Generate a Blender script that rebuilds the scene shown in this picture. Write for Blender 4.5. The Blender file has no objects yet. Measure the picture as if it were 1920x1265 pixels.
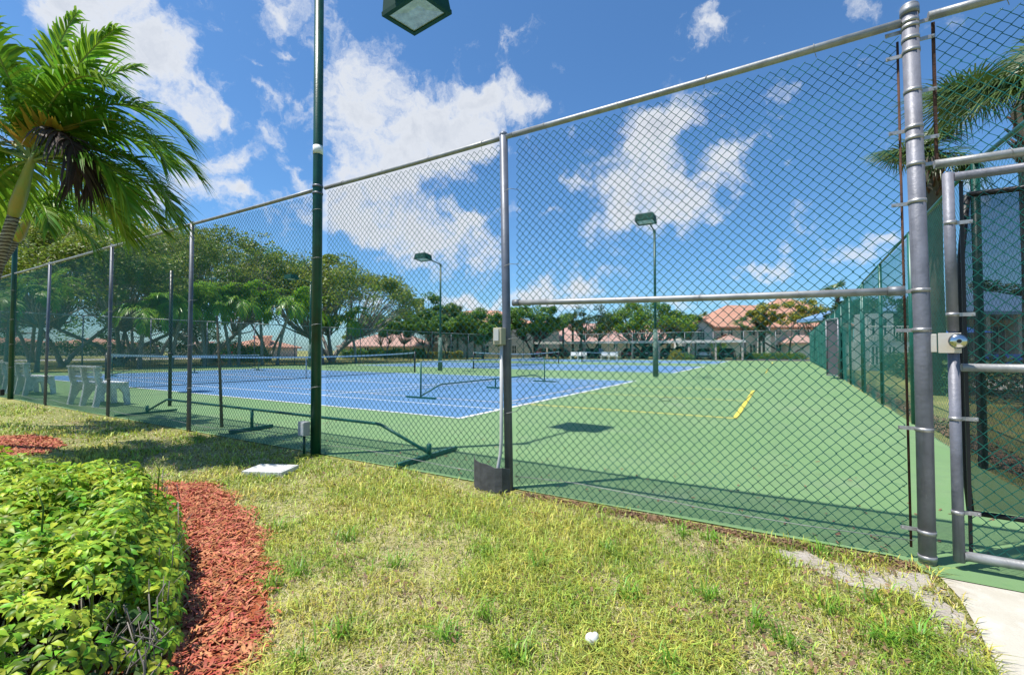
import bpy, math, random
import numpy as np
from mathutils import Vector
R_ = math.radians
sc = bpy.context.scene
COL = sc.collection
RNG = np.random.default_rng(7)

# ------------------------------------------------------------------ camera
F_PX = 854.0
YAW, PITCH = R_(-30.53), R_(1.61)
CAM = np.array([-.663, -3.34, 1.167])
_F = np.array([math.sin(YAW)*math.cos(PITCH), math.cos(YAW)*math.cos(PITCH), math.sin(PITCH)])
_R = np.array([math.cos(YAW), -math.sin(YAW), 0.0])
_U = np.cross(_R, _F)
cd = bpy.data.cameras.new('camera'); cam = bpy.data.objects.new('camera', cd); COL.objects.link(cam)
cd.sensor_width = 36; cd.lens = 36*F_PX/1920; cd.clip_start = .05; cd.clip_end = 3000
cam.location = CAM; cam.rotation_euler = (math.pi/2+PITCH, 0, -YAW)
sc.camera = cam

def ray(x, y):
    return _F + _R*((x-960)/F_PX) - _U*((y-632.5)/F_PX)
def gp(x, y, z=0.0):                     # survey of the photo: ground point seen at a picture position
    d = ray(x, y); return CAM + d*((z-CAM[2])/d[2])
def pd(x, y, D):                         # point at depth D
    return CAM + ray(x, y)*D
def at(x, D):                            # ground position at depth D, with heading of column x
    p = pd(x, 655, D); return np.array([p[0], p[1], 0.0])
def hz(y, D):                            # height that shows at row y at depth D
    return CAM[2] + (656.5-y)/F_PX*D

# ------------------------------------------------------------------ sun and sky
SUN_EL, SUN_AZ = R_(67.5), R_(225.8)
sl = bpy.data.lights.new('sun', 'SUN'); so = bpy.data.objects.new('sun', sl); COL.objects.link(so)
sl.energy = 5.0; sl.angle = R_(.53); sl.color = (1.0, .96, .88)
SD = Vector((-math.sin(SUN_AZ)*math.cos(SUN_EL), -math.cos(SUN_AZ)*math.cos(SUN_EL), -math.sin(SUN_EL)))
so.rotation_euler = SD.to_track_quat('-Z', 'Y').to_euler()
sc.view_settings.view_transform = 'Standard'
sc.view_settings.look = 'None'
sc.view_settings.exposure = 0.35
sc.view_settings.gamma = 1.0

w = bpy.data.worlds.new('World'); sc.world = w; w.use_nodes = True
nt = w.node_tree; nt.nodes.clear(); N = nt.nodes; L = nt.links
def nd(t, **k):
    n = N.new(t)
    for a, b in k.items(): setattr(n, a, b)
    return n
def vm(op, a, b):
    n = nd('ShaderNodeVectorMath', operation=op)
    for i, s in enumerate((a, b)):
        if s is None: continue
        if isinstance(s, (tuple, list, np.ndarray)): n.inputs[i].default_value = tuple(s)
        else: L.new(s, n.inputs[i])
    return n
def mt(op, a, b=None, c=None):
    n = nd('ShaderNodeMath', operation=op)
    for i, s in enumerate((a, b, c)):
        if s is None: continue
        if isinstance(s, (int, float)): n.inputs[i].default_value = s
        else: L.new(s, n.inputs[i])
    return n.outputs[0]
sky = nd('ShaderNodeTexSky'); sky.sky_type = 'NISHITA'; sky.sun_disc = False
sky.sun_elevation = SUN_EL; sky.sun_rotation = SUN_AZ; sky.altitude = 10; sky.air_density = 1.0; sky.dust_density = .6; sky.ozone_density = 3.0
tc = nd('ShaderNodeTexCoord')
nrm = vm('NORMALIZE', tc.outputs['Generated'], None)
DIRV = nrm.outputs[0]
# warped lookup gives ragged cloud edges
nz0 = nd('ShaderNodeTexNoise'); nz0.inputs['Scale'].default_value = 9.0; nz0.inputs['Detail'].default_value = 6; nz0.inputs['Roughness'].default_value = .6
L.new(DIRV, nz0.inputs['Vector'])
wv = vm('SUBTRACT', nz0.outputs['Color'], (.5, .5, .5)); wv2 = nd('ShaderNodeVectorMath', operation='SCALE'); L.new(wv.outputs[0], wv2.inputs[0]); wv2.inputs['Scale'].default_value = .13
WD = vm('ADD', DIRV, wv2.outputs[0]).outputs[0]
acc = None
CLOUDS = [  # x, y, half-width, half-height, tilt(deg, clockwise), weight
 (270,90,200,66,38,1.3), (150,60,90,60,30,.9), (330,190,90,40,20,.9), (620,70,70,24,15,.6), (700,95,60,20,0,.5), (480,180,34,16,20,.7), (250,150,110,40,10,.7), (60,30,70,30,0,.5), (1000,300,60,30,0,.5), (215,20,80,40,30,.9), (385,60,40,14,25,.55), (370,190,70,34,20,.9), (545,6,75,36,20,1.0), (545,95,30,8,25,.7), (490,118,22,8,0,.45),
 (350,365,150,52,0,1.0), (565,205,60,34,-10,.85), (655,150,52,52,30,.95), (515,258,52,28,25,.95), (465,298,44,24,20,.9), (545,322,50,17,30,.85), (412,306,36,20,10,.8), (452,366,30,15,0,.7), (670,240,50,40,20,.7),
 (740,170,60,42,40,.7), (780,230,90,42,10,1.0), (870,205,130,58,-8,1.2), (770,300,120,50,-10,1.2), (690,345,70,30,0,1.0), (940,180,75,30,-5,.8), (860,270,70,32,0,.8),
 (690,395,90,40,0,1.0), (840,425,105,36,12,1.15), (760,455,120,30,0,.9), (880,500,120,24,0,.9), (1090,525,115,24,-6,1.0), (560,400,60,30,0,.5), (640,430,60,24,0,.7),
 (1240,245,105,55,-30,1.1), (1200,330,80,60,-50,1.15), (1160,420,75,42,-20,1.05), (1320,330,90,36,-25,1.0), (1310,400,75,32,0,.9), (1400,265,80,22,-30,.7), (1070,330,32,20,40,.7), (1250,380,60,40,0,.9), (1440,180,50,14,-20,.4),
 (1430,513,50,15,0,1.15), (1665,465,62,26,-14,1.15), (1500,300,50,14,0,.45), (1340,30,36,28,-50,.75), (1300,70,16,24,0,.5), (1590,12,60,18,10,.7), (1035,395,26,12,0,.55), (1390,572,190,14,0,.8), (1000,565,200,16,0,.8), (730,560,220,18,0,.6), (1580,575,100,12,0,.6), (60,470,160,50,0,.9),
 (-300,200,260,120,10,1.0), (-200,420,250,70,0,1.0), (2300,150,200,90,-10,.9), (2250,430,220,60,0,1.0), (2900,300,300,120,0,1.0), (960,-420,380,100,10,.8), (200,-350,260,110,-20,.7), (1800,-300,230,90,0,.6)]
for (x, y, sx, sy, tilt, wt) in CLOUDS:
    c = ray(x, y); c = c/np.linalg.norm(c)
    t = math.radians(tilt)
    u = ray(x+10*math.cos(t), y+10*math.sin(t)); u = u/np.linalg.norm(u) - c; du = np.linalg.norm(u); u = u/du
    v = np.cross(c, u)
    k = 1.0/math.sqrt(1+((x-960)**2+(y-632)**2)/F_PX**2)
    su = sx/10*du; sv = sy/F_PX*k
    a = vm('DOT_PRODUCT', WD, tuple(u/su)).outputs['Value']; b = vm('DOT_PRODUCT', WD, tuple(v/sv)).outputs['Value']
    c0, c1 = float(np.dot(c, u/su)), float(np.dot(c, v/sv))
    a = mt('SUBTRACT', a, c0); b = mt('SUBTRACT', b, c1)
    r2 = mt('MULTIPLY_ADD', a, a, mt('MULTIPLY', b, b))
    front = mt('MULTIPLY', mt('GREATER_THAN', vm('DOT_PRODUCT', DIRV, tuple(c)).outputs['Value'], 0.2), wt)
    e = mt('MULTIPLY', mt('POWER', 2.718, mt('MULTIPLY', r2, -1.0)), front)
    acc = e if acc is None else mt('ADD', acc, e)
n1 = nd('ShaderNodeTexNoise'); n1.inputs['Scale'].default_value = 9.5; n1.inputs['Detail'].default_value = 12; n1.inputs['Roughness'].default_value = .62; n1.inputs['Lacunarity'].default_value = 2.1
L.new(WD, n1.inputs['Vector'])
n2 = nd('ShaderNodeTexNoise'); n2.inputs['Scale'].default_value = 26; n2.inputs['Detail'].default_value = 6; n2.inputs['Roughness'].default_value = .6
L.new(WD, n2.inputs['Vector'])
fb = mt('MULTIPLY_ADD', mt('SUBTRACT', n1.outputs['Fac'], .5), 3.5, mt('MULTIPLY', mt('SUBTRACT', n2.outputs['Fac'], .5), 1.5))
acc2 = mt('MINIMUM', acc, 1.3)
den = mt('ADD', mt('MULTIPLY', acc2, 1.05), fb)
mr = nd('ShaderNodeMapRange', interpolation_type='SMOOTHSTEP'); mr.inputs['From Min'].default_value = .36; mr.inputs['From Max'].default_value = 1.45
L.new(den, mr.inputs['Value'])
# cloud colour: bright tops, faintly grey-blue thick bases
ccr = nd('ShaderNodeMapRange'); ccr.inputs['From Min'].default_value = .7; ccr.inputs['From Max'].default_value = 2.0
L.new(den, ccr.inputs['Value'])
cm = nd('ShaderNodeMix', data_type='RGBA'); cm.inputs['A'].default_value = (9.0, 9.2, 9.5, 1); cm.inputs['B'].default_value = (6.4, 6.8, 7.5, 1)
L.new(ccr.outputs[0], cm.inputs['Factor'])
mix = nd('ShaderNodeMix', data_type='RGBA'); L.new(mt('MULTIPLY', mr.outputs[0], .93), mix.inputs['Factor'])
sb = nd('ShaderNodeMix', data_type='RGBA', blend_type='MULTIPLY'); sb.inputs['Factor'].default_value = 1.0
L.new(sky.outputs[0], sb.inputs['A']); sb.inputs['B'].default_value = (.85, 1.30, 1.62, 1)
L.new(sb.outputs['Result'], mix.inputs['A']); L.new(cm.outputs['Result'], mix.inputs['B'])
bg = nd('ShaderNodeBackground'); bg.inputs['Strength'].default_value = .082
L.new(mix.outputs['Result'], bg.inputs['Color'])
wo = nd('ShaderNodeOutputWorld'); L.new(bg.outputs[0], wo.inputs['Surface'])

# ------------------------------------------------------------------ materials
def mat(name, col, rough=.6, metal=0.0, var=.12, vscale=3.0, bump=0.0, bscale=40, col2=None, spec=.5, trans=0.0, island=0.0, alpha=None, detail=5, coat=0.0):
    m = bpy.data.materials.new(name); m.use_nodes = True
    t = m.node_tree; t.nodes.clear(); n = t.nodes; l = t.links
    out = n.new('ShaderNodeOutputMaterial'); p = n.new('ShaderNodeBsdfPrincipled')
    p.inputs['Roughness'].default_value = rough; p.inputs['Metallic'].default_value = metal
    p.inputs['Specular IOR Level'].default_value = spec; p.inputs['Coat Weight'].default_value = coat
    c = n.new('ShaderNodeTexCoord'); z = n.new('ShaderNodeTexNoise'); z.inputs['Scale'].default_value = vscale; z.inputs['Detail'].default_value = detail; z.inputs['Roughness'].default_value = .6
    l.new(c.outputs['Object'], z.inputs['Vector'])
    a = tuple(x*(1-var) for x in col)+(1,); b = tuple(min(1, x*(1+var)) for x in (col2 or col))+(1,)
    if col2: a = tuple(col)+(1,); b = tuple(col2)+(1,)
    mr = n.new('ShaderNodeMapRange'); mr.inputs['From Min'].default_value = .32; mr.inputs['From Max'].default_value = .68; l.new(z.outputs['Fac'], mr.inputs['Value'])
    mx = n.new('ShaderNodeMix'); mx.data_type = 'RGBA'; mx.inputs['A'].default_value = a; mx.inputs['B'].default_value = b; l.new(mr.outputs[0], mx.inputs['Factor'])
    res = mx.outputs['Result']
    if island:
        g = n.new('ShaderNodeNewGeometry'); hs = n.new('ShaderNodeHueSaturation')
        r1 = n.new('ShaderNodeMapRange'); r1.inputs['To Min'].default_value = 1-island; r1.inputs['To Max'].default_value = 1+island; l.new(g.outputs['Random Per Island'], r1.inputs['Value'])
        wn = n.new('ShaderNodeTexWhiteNoise'); wn.noise_dimensions = '1D'; l.new(g.outputs['Random Per Island'], wn.inputs['W'])
        r2 = n.new('ShaderNodeMapRange'); r2.inputs['To Min'].default_value = .5-.045*island*2; r2.inputs['To Max'].default_value = .5+.03*island*2; l.new(wn.outputs['Value'], r2.inputs['Value'])
        l.new(res, hs.inputs['Color']); l.new(r1.outputs[0], hs.inputs['Value']); l.new(r2.outputs[0], hs.inputs['Hue']); res = hs.outputs['Color']
    l.new(res, p.inputs['Base Color'])
    if bump:
        z2 = n.new('ShaderNodeTexNoise'); z2.inputs['Scale'].default_value = bscale; z2.inputs['Detail'].default_value = 6; l.new(c.outputs['Object'], z2.inputs['Vector'])
        bp = n.new('ShaderNodeBump'); bp.inputs['Strength'].default_value = bump; bp.inputs['Distance'].default_value = .01; l.new(z2.outputs['Fac'], bp.inputs['Height']); l.new(bp.outputs[0], p.inputs['Normal'])
    sh = p.outputs[0]
    if trans:
        tr = n.new('ShaderNodeBsdfTranslucent'); l.new(res, tr.inputs['Color']); ms = n.new('ShaderNodeMixShader'); ms.inputs[0].default_value = trans
        l.new(sh, ms.inputs[1]); l.new(tr.outputs[0], ms.inputs[2]); sh = ms.outputs[0]
    if alpha is not None:
        tp = n.new('ShaderNodeBsdfTransparent'); ms = n.new('ShaderNodeMixShader'); ms.inputs[0].default_value = alpha
        l.new(tp.outputs[0], ms.inputs[1]); l.new(sh, ms.inputs[2]); sh = ms.outputs[0]
    l.new(sh, out.inputs['Surface'])
    return m

M = {}
M['vinyl'] = mat('green_vinyl_wire', (.009, .135, .105), .36, var=.25, vscale=2)
M['vinyl_far'] = mat('green_vinyl_wire_weathered', (.018, .17, .14), .5, var=.25, vscale=2)
M['galv'] = mat('galvanised_pipe', (.22, .23, .25), .5, .4, var=.20, vscale=9, bump=.12, bscale=60)
M['galv_l'] = mat('galvanised_rail', (.30, .30, .30), .5, .35, var=.22, vscale=14, bump=.12, bscale=90)
M['greypaint'] = mat('grey_painted_steel', (.115, .13, .17), .45, .1, var=.22, vscale=6, bump=.1, bscale=50)
M['gatepost'] = mat('grey_gate_post', (.185, .185, .22), .5, .12, var=.25, vscale=7, bump=.25, bscale=45)
M['rust'] = mat('rusty_bar', (.022, .014, .012), .85, .2, vscale=14, col2=(.15, .062, .035), bump=.4, bscale=120)
M['rustband'] = mat('galvanised_band', (.38, .37, .37), .45, .6, var=.25, vscale=30)
M['green'] = mat('green_painted_steel', (.004, .058, .034), .35, var=.35, vscale=5, bump=.12, bscale=60)
M['teal'] = mat('teal_painted_pipe', (.009, .105, .078), .4, var=.25, vscale=6)
M['white'] = mat('white_plastic', (.50, .48, .42), .5, vscale=7, col2=(.74, .73, .69), bump=.15, detail=8)
M['offwhite'] = mat('weathered_white', (.76, .77, .74), .7, var=.22, vscale=9, bump=.2)
M['grey_plastic'] = mat('grey_plastic', (.36, .37, .36), .6, var=.08)
M['beige'] = mat('beige_plastic', (.42, .38, .26), .55, var=.1, vscale=10)
M['black'] = mat('black_plastic', (.010, .010, .011), .5, var=.2)
M['blackmetal'] = mat('black_painted_pipe', (.008, .008, .012), .4, var=.2)
M['rubber'] = mat('black_rubber_sheet', (.075, .075, .08), .65, var=.35, vscale=12, bump=.3, bscale=30)
M['conduit'] = mat('grey_conduit', (.52, .51, .50), .5, var=.07, vscale=5)
M['steel'] = mat('stainless_steel', (.62, .60, .58), .18, 1.0, var=.05, vscale=20)
M['plate'] = mat('rust_stained_plate', (.62, .60, .55), .5, .1, vscale=9, col2=(.60, .50, .40))
M['shade'] = mat('dark_windscreen_mesh', (.012, .014, .02), .85, var=.1, alpha=.70)
M['shade_g'] = mat('grey_windscreen', (.09, .085, .10), .85, var=.12, vscale=2)
M['netblack'] = mat('black_net_cord', (.010, .014, .013), .8, var=.1)
M['netband'] = mat('white_net_band', (.66, .67, .68), .75, var=.06)
M['glass'] = mat('lamp_glass', (.30, .33, .30), .15, .0, var=.1)
M['reflector'] = mat('lamp_reflector', (.52, .54, .50), .28, .35, var=.25, vscale=9)
M['wood'] = mat('weathered_pole', (.13, .095, .06), .8, var=.3, vscale=15)
M['stone'] = mat('white_shell', (.72, .70, .66), .6, var=.08, vscale=30)
M['line'] = mat('white_court_paint', (.70, .71, .70), .75, var=.10, vscale=12)
M['cream'] = mat('tan_court_paint', (.60, .53, .42), .75, var=.08, vscale=10)
M['yellow'] = mat('yellow_court_paint', (.72, .58, .07), .75, var=.08, vscale=10)
M['stucco'] = mat('pale_stucco', (.60, .54, .47), .9, var=.06, vscale=1.2, bump=.2, bscale=60)
M['stucco2'] = mat('pale_grey_stucco', (.64, .61, .57), .9, var=.06, vscale=1.2, bump=.2, bscale=60)
M['pinkwall'] = mat('beige_wall', (.52, .45, .38), .9, var=.08, vscale=1.2)
M['window'] = mat('dark_window_glass', (.02, .028, .032), .12, var=.3, vscale=.8)
M['trim'] = mat('white_trim', (.62, .60, .57), .7, var=.05)
M['bluemetal'] = mat('blue_metal_roof', (.20, .34, .52), .4, .2, var=.1, vscale=2)
M['umb'] = mat('blue_canvas', (.03, .11, .42), .8, var=.1)
M['tyre'] = mat('tyre_rubber', (.012, .012, .012), .85)
M['rim'] = mat('alloy_rim', (.40, .40, .41), .3, .7)
M['light_red'] = mat('red_lens', (.30, .012, .015), .3)
M['bark'] = mat('grey_bark', (.30, .27, .24), .9, var=.3, vscale=4, bump=.5, bscale=14)
M['bark_d'] = mat('dark_bark', (.095, .08, .065), .9, var=.3, vscale=4, bump=.5, bscale=14)
M['palmbark'] = mat('ringed_palm_bark', (.20, .165, .145), .9, vscale=9, col2=(.36, .32, .29), bump=.6, bscale=30)
def rings(m, scale, dark):
    n = m.node_tree.nodes; l = m.node_tree.links; p = [q for q in n if q.type == 'BSDF_PRINCIPLED'][0]; src = p.inputs['Base Color'].links[0].from_socket
    c = n.new('ShaderNodeTexCoord'); wv = n.new('ShaderNodeTexWave'); wv.wave_type = 'BANDS'; wv.bands_direction = 'Z'; wv.inputs['Scale'].default_value = scale; wv.inputs['Distortion'].default_value = 2.5; wv.inputs['Detail'].default_value = 3; wv.inputs['Detail Scale'].default_value = 2
    l.new(c.outputs['Object'], wv.inputs['Vector']); mr = n.new('ShaderNodeMapRange'); mr.inputs['From Min'].default_value = .45; mr.inputs['From Max'].default_value = .85; l.new(wv.outputs['Fac'], mr.inputs['Value'])
    mx = n.new('ShaderNodeMix'); mx.data_type = 'RGBA'; l.new(mr.outputs[0], mx.inputs['Factor']); l.new(src, mx.inputs['A']); mx.inputs['B'].default_value = dark+(1,); l.new(mx.outputs['Result'], p.inputs['Base Color'])
rings(M['palmbark'], 9, (.055, .042, .036))
def streak(m, dark, lo=.55, hi=.75, sc_=(40, 40, 1.6), amt=.7):
    n = m.node_tree.nodes; l = m.node_tree.links; p = [q for q in n if q.type == 'BSDF_PRINCIPLED'][0]; src = p.inputs['Base Color'].links[0].from_socket
    c = n.new('ShaderNodeTexCoord'); mp_ = n.new('ShaderNodeMapping'); mp_.inputs['Scale'].default_value = sc_; z = n.new('ShaderNodeTexNoise'); z.inputs['Scale'].default_value = 1.0; z.inputs['Detail'].default_value = 8; z.inputs['Roughness'].default_value = .7
    l.new(c.outputs['Object'], mp_.inputs['Vector']); l.new(mp_.outputs[0], z.inputs['Vector']); mr = n.new('ShaderNodeMapRange'); mr.inputs['From Min'].default_value = lo; mr.inputs['From Max'].default_value = hi; mr.inputs['To Max'].default_value = amt; l.new(z.outputs['Fac'], mr.inputs['Value'])
    mx = n.new('ShaderNodeMix'); mx.data_type = 'RGBA'; l.new(mr.outputs[0], mx.inputs['Factor']); l.new(src, mx.inputs['A']); mx.inputs['B'].default_value = dark+(1,); l.new(mx.outputs['Result'], p.inputs['Base Color'])
    q = n.new('ShaderNodeMath'); q.operation = 'MULTIPLY_ADD'; l.new(mr.outputs[0], q.inputs[0]); q.inputs[1].default_value = .35; q.inputs[2].default_value = p.inputs['Roughness'].default_value; l.new(q.outputs[0], p.inputs['Roughness'])
for k_, d_ in (('gatepost', (.09, .085, .10)), ('galv', (.12, .11, .10)), ('greypaint', (.05, .055, .075)), ('green', (.03, .085, .06)), ('rustband', (.20, .13, .09))): streak(M[k_], d_)
streak(M['gatepost'], (.42, .42, .45), .62, .72, (26, 26, 5), .6); streak(M['galv_l'], (.10, .09, .08), .56, .74, (2.5, 40, 40), .7); streak(M['galv_l'], (.46, .46, .45), .60, .72, (5, 26, 26), .6)
streak(M['offwhite'], (.33, .34, .28), .52, .75, (6, 6, 3), .5)
M['crownshaft'] = mat('green_crownshaft', (.22, .30, .09), .35, vscale=3.2, col2=(.42, .26, .06), bump=.05)
M['frond'] = mat('palm_leaflet', (.10, .25, .016), .38, vscale=3, col2=(.21, .38, .03), trans=.42, island=.35)
M['frond_y'] = mat('yellow_palm_leaflet', (.30, .24, .03), .5, vscale=5, col2=(.42, .26, .03), trans=.35, island=.3)
M['frond_dead'] = mat('dead_brown_frond', (.032, .020, .020), .7, vscale=5, col2=(.075, .038, .018), trans=.12, island=.35)
M['rachis'] = mat('frond_stalk', (.20, .26, .05), .5, var=.2)
M['fan'] = mat('fan_palm_leaf', (.045, .095, .018), .42, vscale=1.5, col2=(.11, .17, .04), trans=.25, island=.35)
M['scheff'] = mat('glossy_schefflera_leaf', (.14, .32, .02), .42, vscale=3.5, col2=(.44, .58, .06), trans=.36, island=.6, spec=.3)
M['twig'] = mat('grey_clipped_twigs', (.19, .165, .14), .85, var=.35, vscale=12, island=.3)
M['leaf_olive'] = mat('olive_green_leaves', (.12, .20, .03), .5, vscale=.35, col2=(.28, .34, .05), trans=.38, island=.4)
M['leaf_green'] = mat('mid_green_leaves', (.06, .16, .02), .5, vscale=.5, col2=(.16, .30, .04), trans=.36, island=.4)
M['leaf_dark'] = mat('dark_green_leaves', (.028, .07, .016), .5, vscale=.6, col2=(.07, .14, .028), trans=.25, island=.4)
M['leaf_bright'] = mat('bright_green_leaves', (.07, .18, .01), .5, vscale=.5, col2=(.18, .31, .025), trans=.35, island=.4)
M['leaf_gold'] = mat('yellow_green_leaves', (.22, .26, .03), .5, vscale=.6, col2=(.40, .38, .06), trans=.36, island=.4)
M['flower'] = mat('pink_blossom', (.42, .05, .16), .6, var=.2, trans=.3, island=.3)
M['grassblade'] = mat('grass_blades', (.19, .34, .028), .5, vscale=1.1, col2=(.60, .58, .115), trans=.3, island=.6)
M['straw'] = mat('dry_grass', (.48, .41, .21), .7, vscale=2, col2=(.66, .58, .34), trans=.15, island=.35)
M['mulchchip'] = mat('red_dyed_bark_chips', (.34, .070, .020), .8, vscale=14, col2=(.58, .25, .12), island=.32)
M['mulchbed'] = mat('red_mulch', (.22, .035, .010), .9, vscale=45, col2=(.42, .11, .035), bump=1.0, bscale=110)
M['litter'] = mat('brown_leaf_litter', (.15, .10, .06), .8, vscale=9, col2=(.28, .15, .07), island=.2)
M['kerb'] = mat('pale_concrete_kerb', (.42, .40, .37), .85, var=.1, vscale=3)
M['hedge'] = M['leaf_green']

def layered(name, layers, rough=.85, bump=.4, bscale=60):
    """colour built by stacking noise-driven layers: (colour, scale, lo, hi, detail)"""
    m = bpy.data.materials.new(name); m.use_nodes = True
    t = m.node_tree; n = t.nodes; l = t.links; p = n['Principled BSDF']; p.inputs['Roughness'].default_value = rough; p.inputs['Specular IOR Level'].default_value = .3
    c = n.new('ShaderNodeTexCoord'); prev = None
    for i, (col, s, lo, hi, det) in enumerate(layers):
        if prev is None:
            rg = n.new('ShaderNodeRGB'); rg.outputs[0].default_value = tuple(col)+(1,); prev = rg.outputs[0]; continue
        z = n.new('ShaderNodeTexNoise'); z.noise_dimensions = '4D'; z.inputs['W'].default_value = i*3.7; z.inputs['Scale'].default_value = s; z.inputs['Detail'].default_value = det; z.inputs['Roughness'].default_value = .62
        l.new(c.outputs['Object'], z.inputs['Vector'])
        mr = n.new('ShaderNodeMapRange'); mr.inputs['From Min'].default_value = lo; mr.inputs['From Max'].default_value = hi; l.new(z.outputs['Fac'], mr.inputs['Value'])
        mx = n.new('ShaderNodeMix'); mx.data_type = 'RGBA'; l.new(mr.outputs[0], mx.inputs['Factor']); l.new(prev, mx.inputs['A']); mx.inputs['B'].default_value = tuple(col)+(1,)
        prev = mx.outputs['Result']
    l.new(prev, p.inputs['Base Color'])
    if bump:
        z2 = n.new('ShaderNodeTexNoise'); z2.inputs['Scale'].default_value = bscale; z2.inputs['Detail'].default_value = 8; l.new(c.outputs['Object'], z2.inputs['Vector'])
        bp = n.new('ShaderNodeBump'); bp.inputs['Strength'].default_value = bump; bp.inputs['Distance'].default_value = .015; l.new(z2.outputs['Fac'], bp.inputs['Height']); l.new(bp.outputs[0], p.inputs['Normal'])
    return m
M['lawn'] = layered('lawn_ground', [((.17, .19, .045), 1, 0, 1, 1), ((.34, .34, .09), .35, .4, .62, 6), ((.24, .18, .10), 1.6, .50, .66, 8), ((.42, .35, .19), 22, .52, .72, 6), ((.07, .09, .02), 30, .52, .66, 4)], bump=.9)
M['sand'] = layered('sandy_bare_soil', [((.46, .41, .35), 1, 0, 1, 1), ((.34, .28, .22), 5, .48, .68, 8), ((.58, .53, .47), 24, .50, .7, 8), ((.16, .12, .09), 60, .58, .72, 4)], bump=.9, bscale=120)
M['concrete'] = layered('pale_concrete', [((.52, .48, .40), 1, 0, 1, 1), ((.43, .38, .30), 2.2, .45, .68, 8), ((.60, .57, .50), 9, .5, .7, 8), ((.30, .24, .16), 40, .66, .74, 3)], bump=.35, bscale=150)
M['asphalt'] = layered('asphalt', [((.07, .07, .072), 1, 0, 1, 1), ((.10, .10, .10), 3, .4, .7, 6)], bump=.3)
M['pathgrey'] = layered('grey_path', [((.34, .33, .32), 1, 0, 1, 1), ((.40, .39, .37), 2, .4, .7, 6)], bump=.2)
M['courtgreen'] = layered('green_court_paint', [((.150, .264, .106), 1, 0, 1, 1), ((.182, .288, .128), .45, .35, .68, 6), ((.15, .24, .115), 2.5, .5, .72, 8), ((.215, .28, .165), .9, .56, .74, 10), ((.12, .235, .10), 7, .62, .72, 8), ((.125, .24, .10), 70, .60, .72, 3)], rough=.8, bump=.12, bscale=250)
def cracks(m, col, scale, width=.010):
    n = m.node_tree.nodes; l = m.node_tree.links; p = n['Principled BSDF']; src = p.inputs['Base Color'].links[0].from_socket
    c = n.new('ShaderNodeTexCoord'); z = n.new('ShaderNodeTexNoise'); z.inputs['Scale'].default_value = 1.3; z.inputs['Detail'].default_value = 8; l.new(c.outputs['Object'], z.inputs['Vector'])
    ad = n.new('ShaderNodeMix'); ad.data_type = 'RGBA'; ad.blend_type = 'ADD'; ad.inputs['Factor'].default_value = 1.0; l.new(c.outputs['Object'], ad.inputs['A']); l.new(z.outputs['Color'], ad.inputs['B'])
    v = n.new('ShaderNodeTexVoronoi'); v.feature = 'DISTANCE_TO_EDGE'; v.inputs['Scale'].default_value = scale; l.new(ad.outputs['Result'], v.inputs['Vector'])
    mr = n.new('ShaderNodeMapRange'); mr.inputs['From Min'].default_value = width*scale*.3; mr.inputs['From Max'].default_value = 0; mr.inputs['To Max'].default_value = .75; l.new(v.outputs['Distance'], mr.inputs['Value'])
    z2 = n.new('ShaderNodeTexNoise'); z2.inputs['Scale'].default_value = .35; l.new(c.outputs['Object'], z2.inputs['Vector']); g = n.new('ShaderNodeMapRange'); g.inputs['From Min'].default_value = .52; g.inputs['From Max'].default_value = .60; l.new(z2.outputs['Fac'], g.inputs['Value'])
    mm = n.new('ShaderNodeMath'); mm.operation = 'MULTIPLY'; l.new(mr.outputs[0], mm.inputs[0]); l.new(g.outputs[0], mm.inputs[1])
    mx = n.new('ShaderNodeMix'); mx.data_type = 'RGBA'; l.new(mm.outputs[0], mx.inputs['Factor']); l.new(src, mx.inputs['A']); mx.inputs['B'].default_value = col+(1,); l.new(mx.outputs['Result'], p.inputs['Base Color'])
cracks(M['courtgreen'], (.06, .12, .06), .28, .03)
M['courtblue'] = layered('blue_court_paint', [((.085, .20, .37), 1, 0, 1, 1), ((.11, .23, .405), .5, .35, .7, 5), ((.075, .175, .335), 3, .52, .75, 8)], rough=.8, bump=.12, bscale=250)

def roof_mat(name, col, col2):
    m = mat(name, col, .85, vscale=2.5, col2=col2)
    t = m.node_tree; n = t.nodes; l = t.links; p = [x for x in n if x.type == 'BSDF_PRINCIPLED'][0]
    c = n.new('ShaderNodeTexCoord'); wv = n.new('ShaderNodeTexWave'); wv.inputs['Scale'].default_value = 1.1; wv.wave_profile = 'SIN'; wv.bands_direction = 'DIAGONAL'; wv.inputs['Distortion'].default_value = .3
    l.new(c.outputs['Object'], wv.inputs['Vector']); b = n.new('ShaderNodeBump'); b.inputs['Strength'].default_value = .7; b.inputs['Distance'].default_value = .08
    l.new(wv.outputs['Fac'], b.inputs['Height']); l.new(b.outputs[0], p.inputs['Normal']); return m
M['tile_o'] = roof_mat('orange_roof_tiles', (.42, .19, .12), (.52, .29, .20))
M['tile_p'] = roof_mat('pink_roof_tiles', (.43, .25, .20), (.54, .34, .28))

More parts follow.
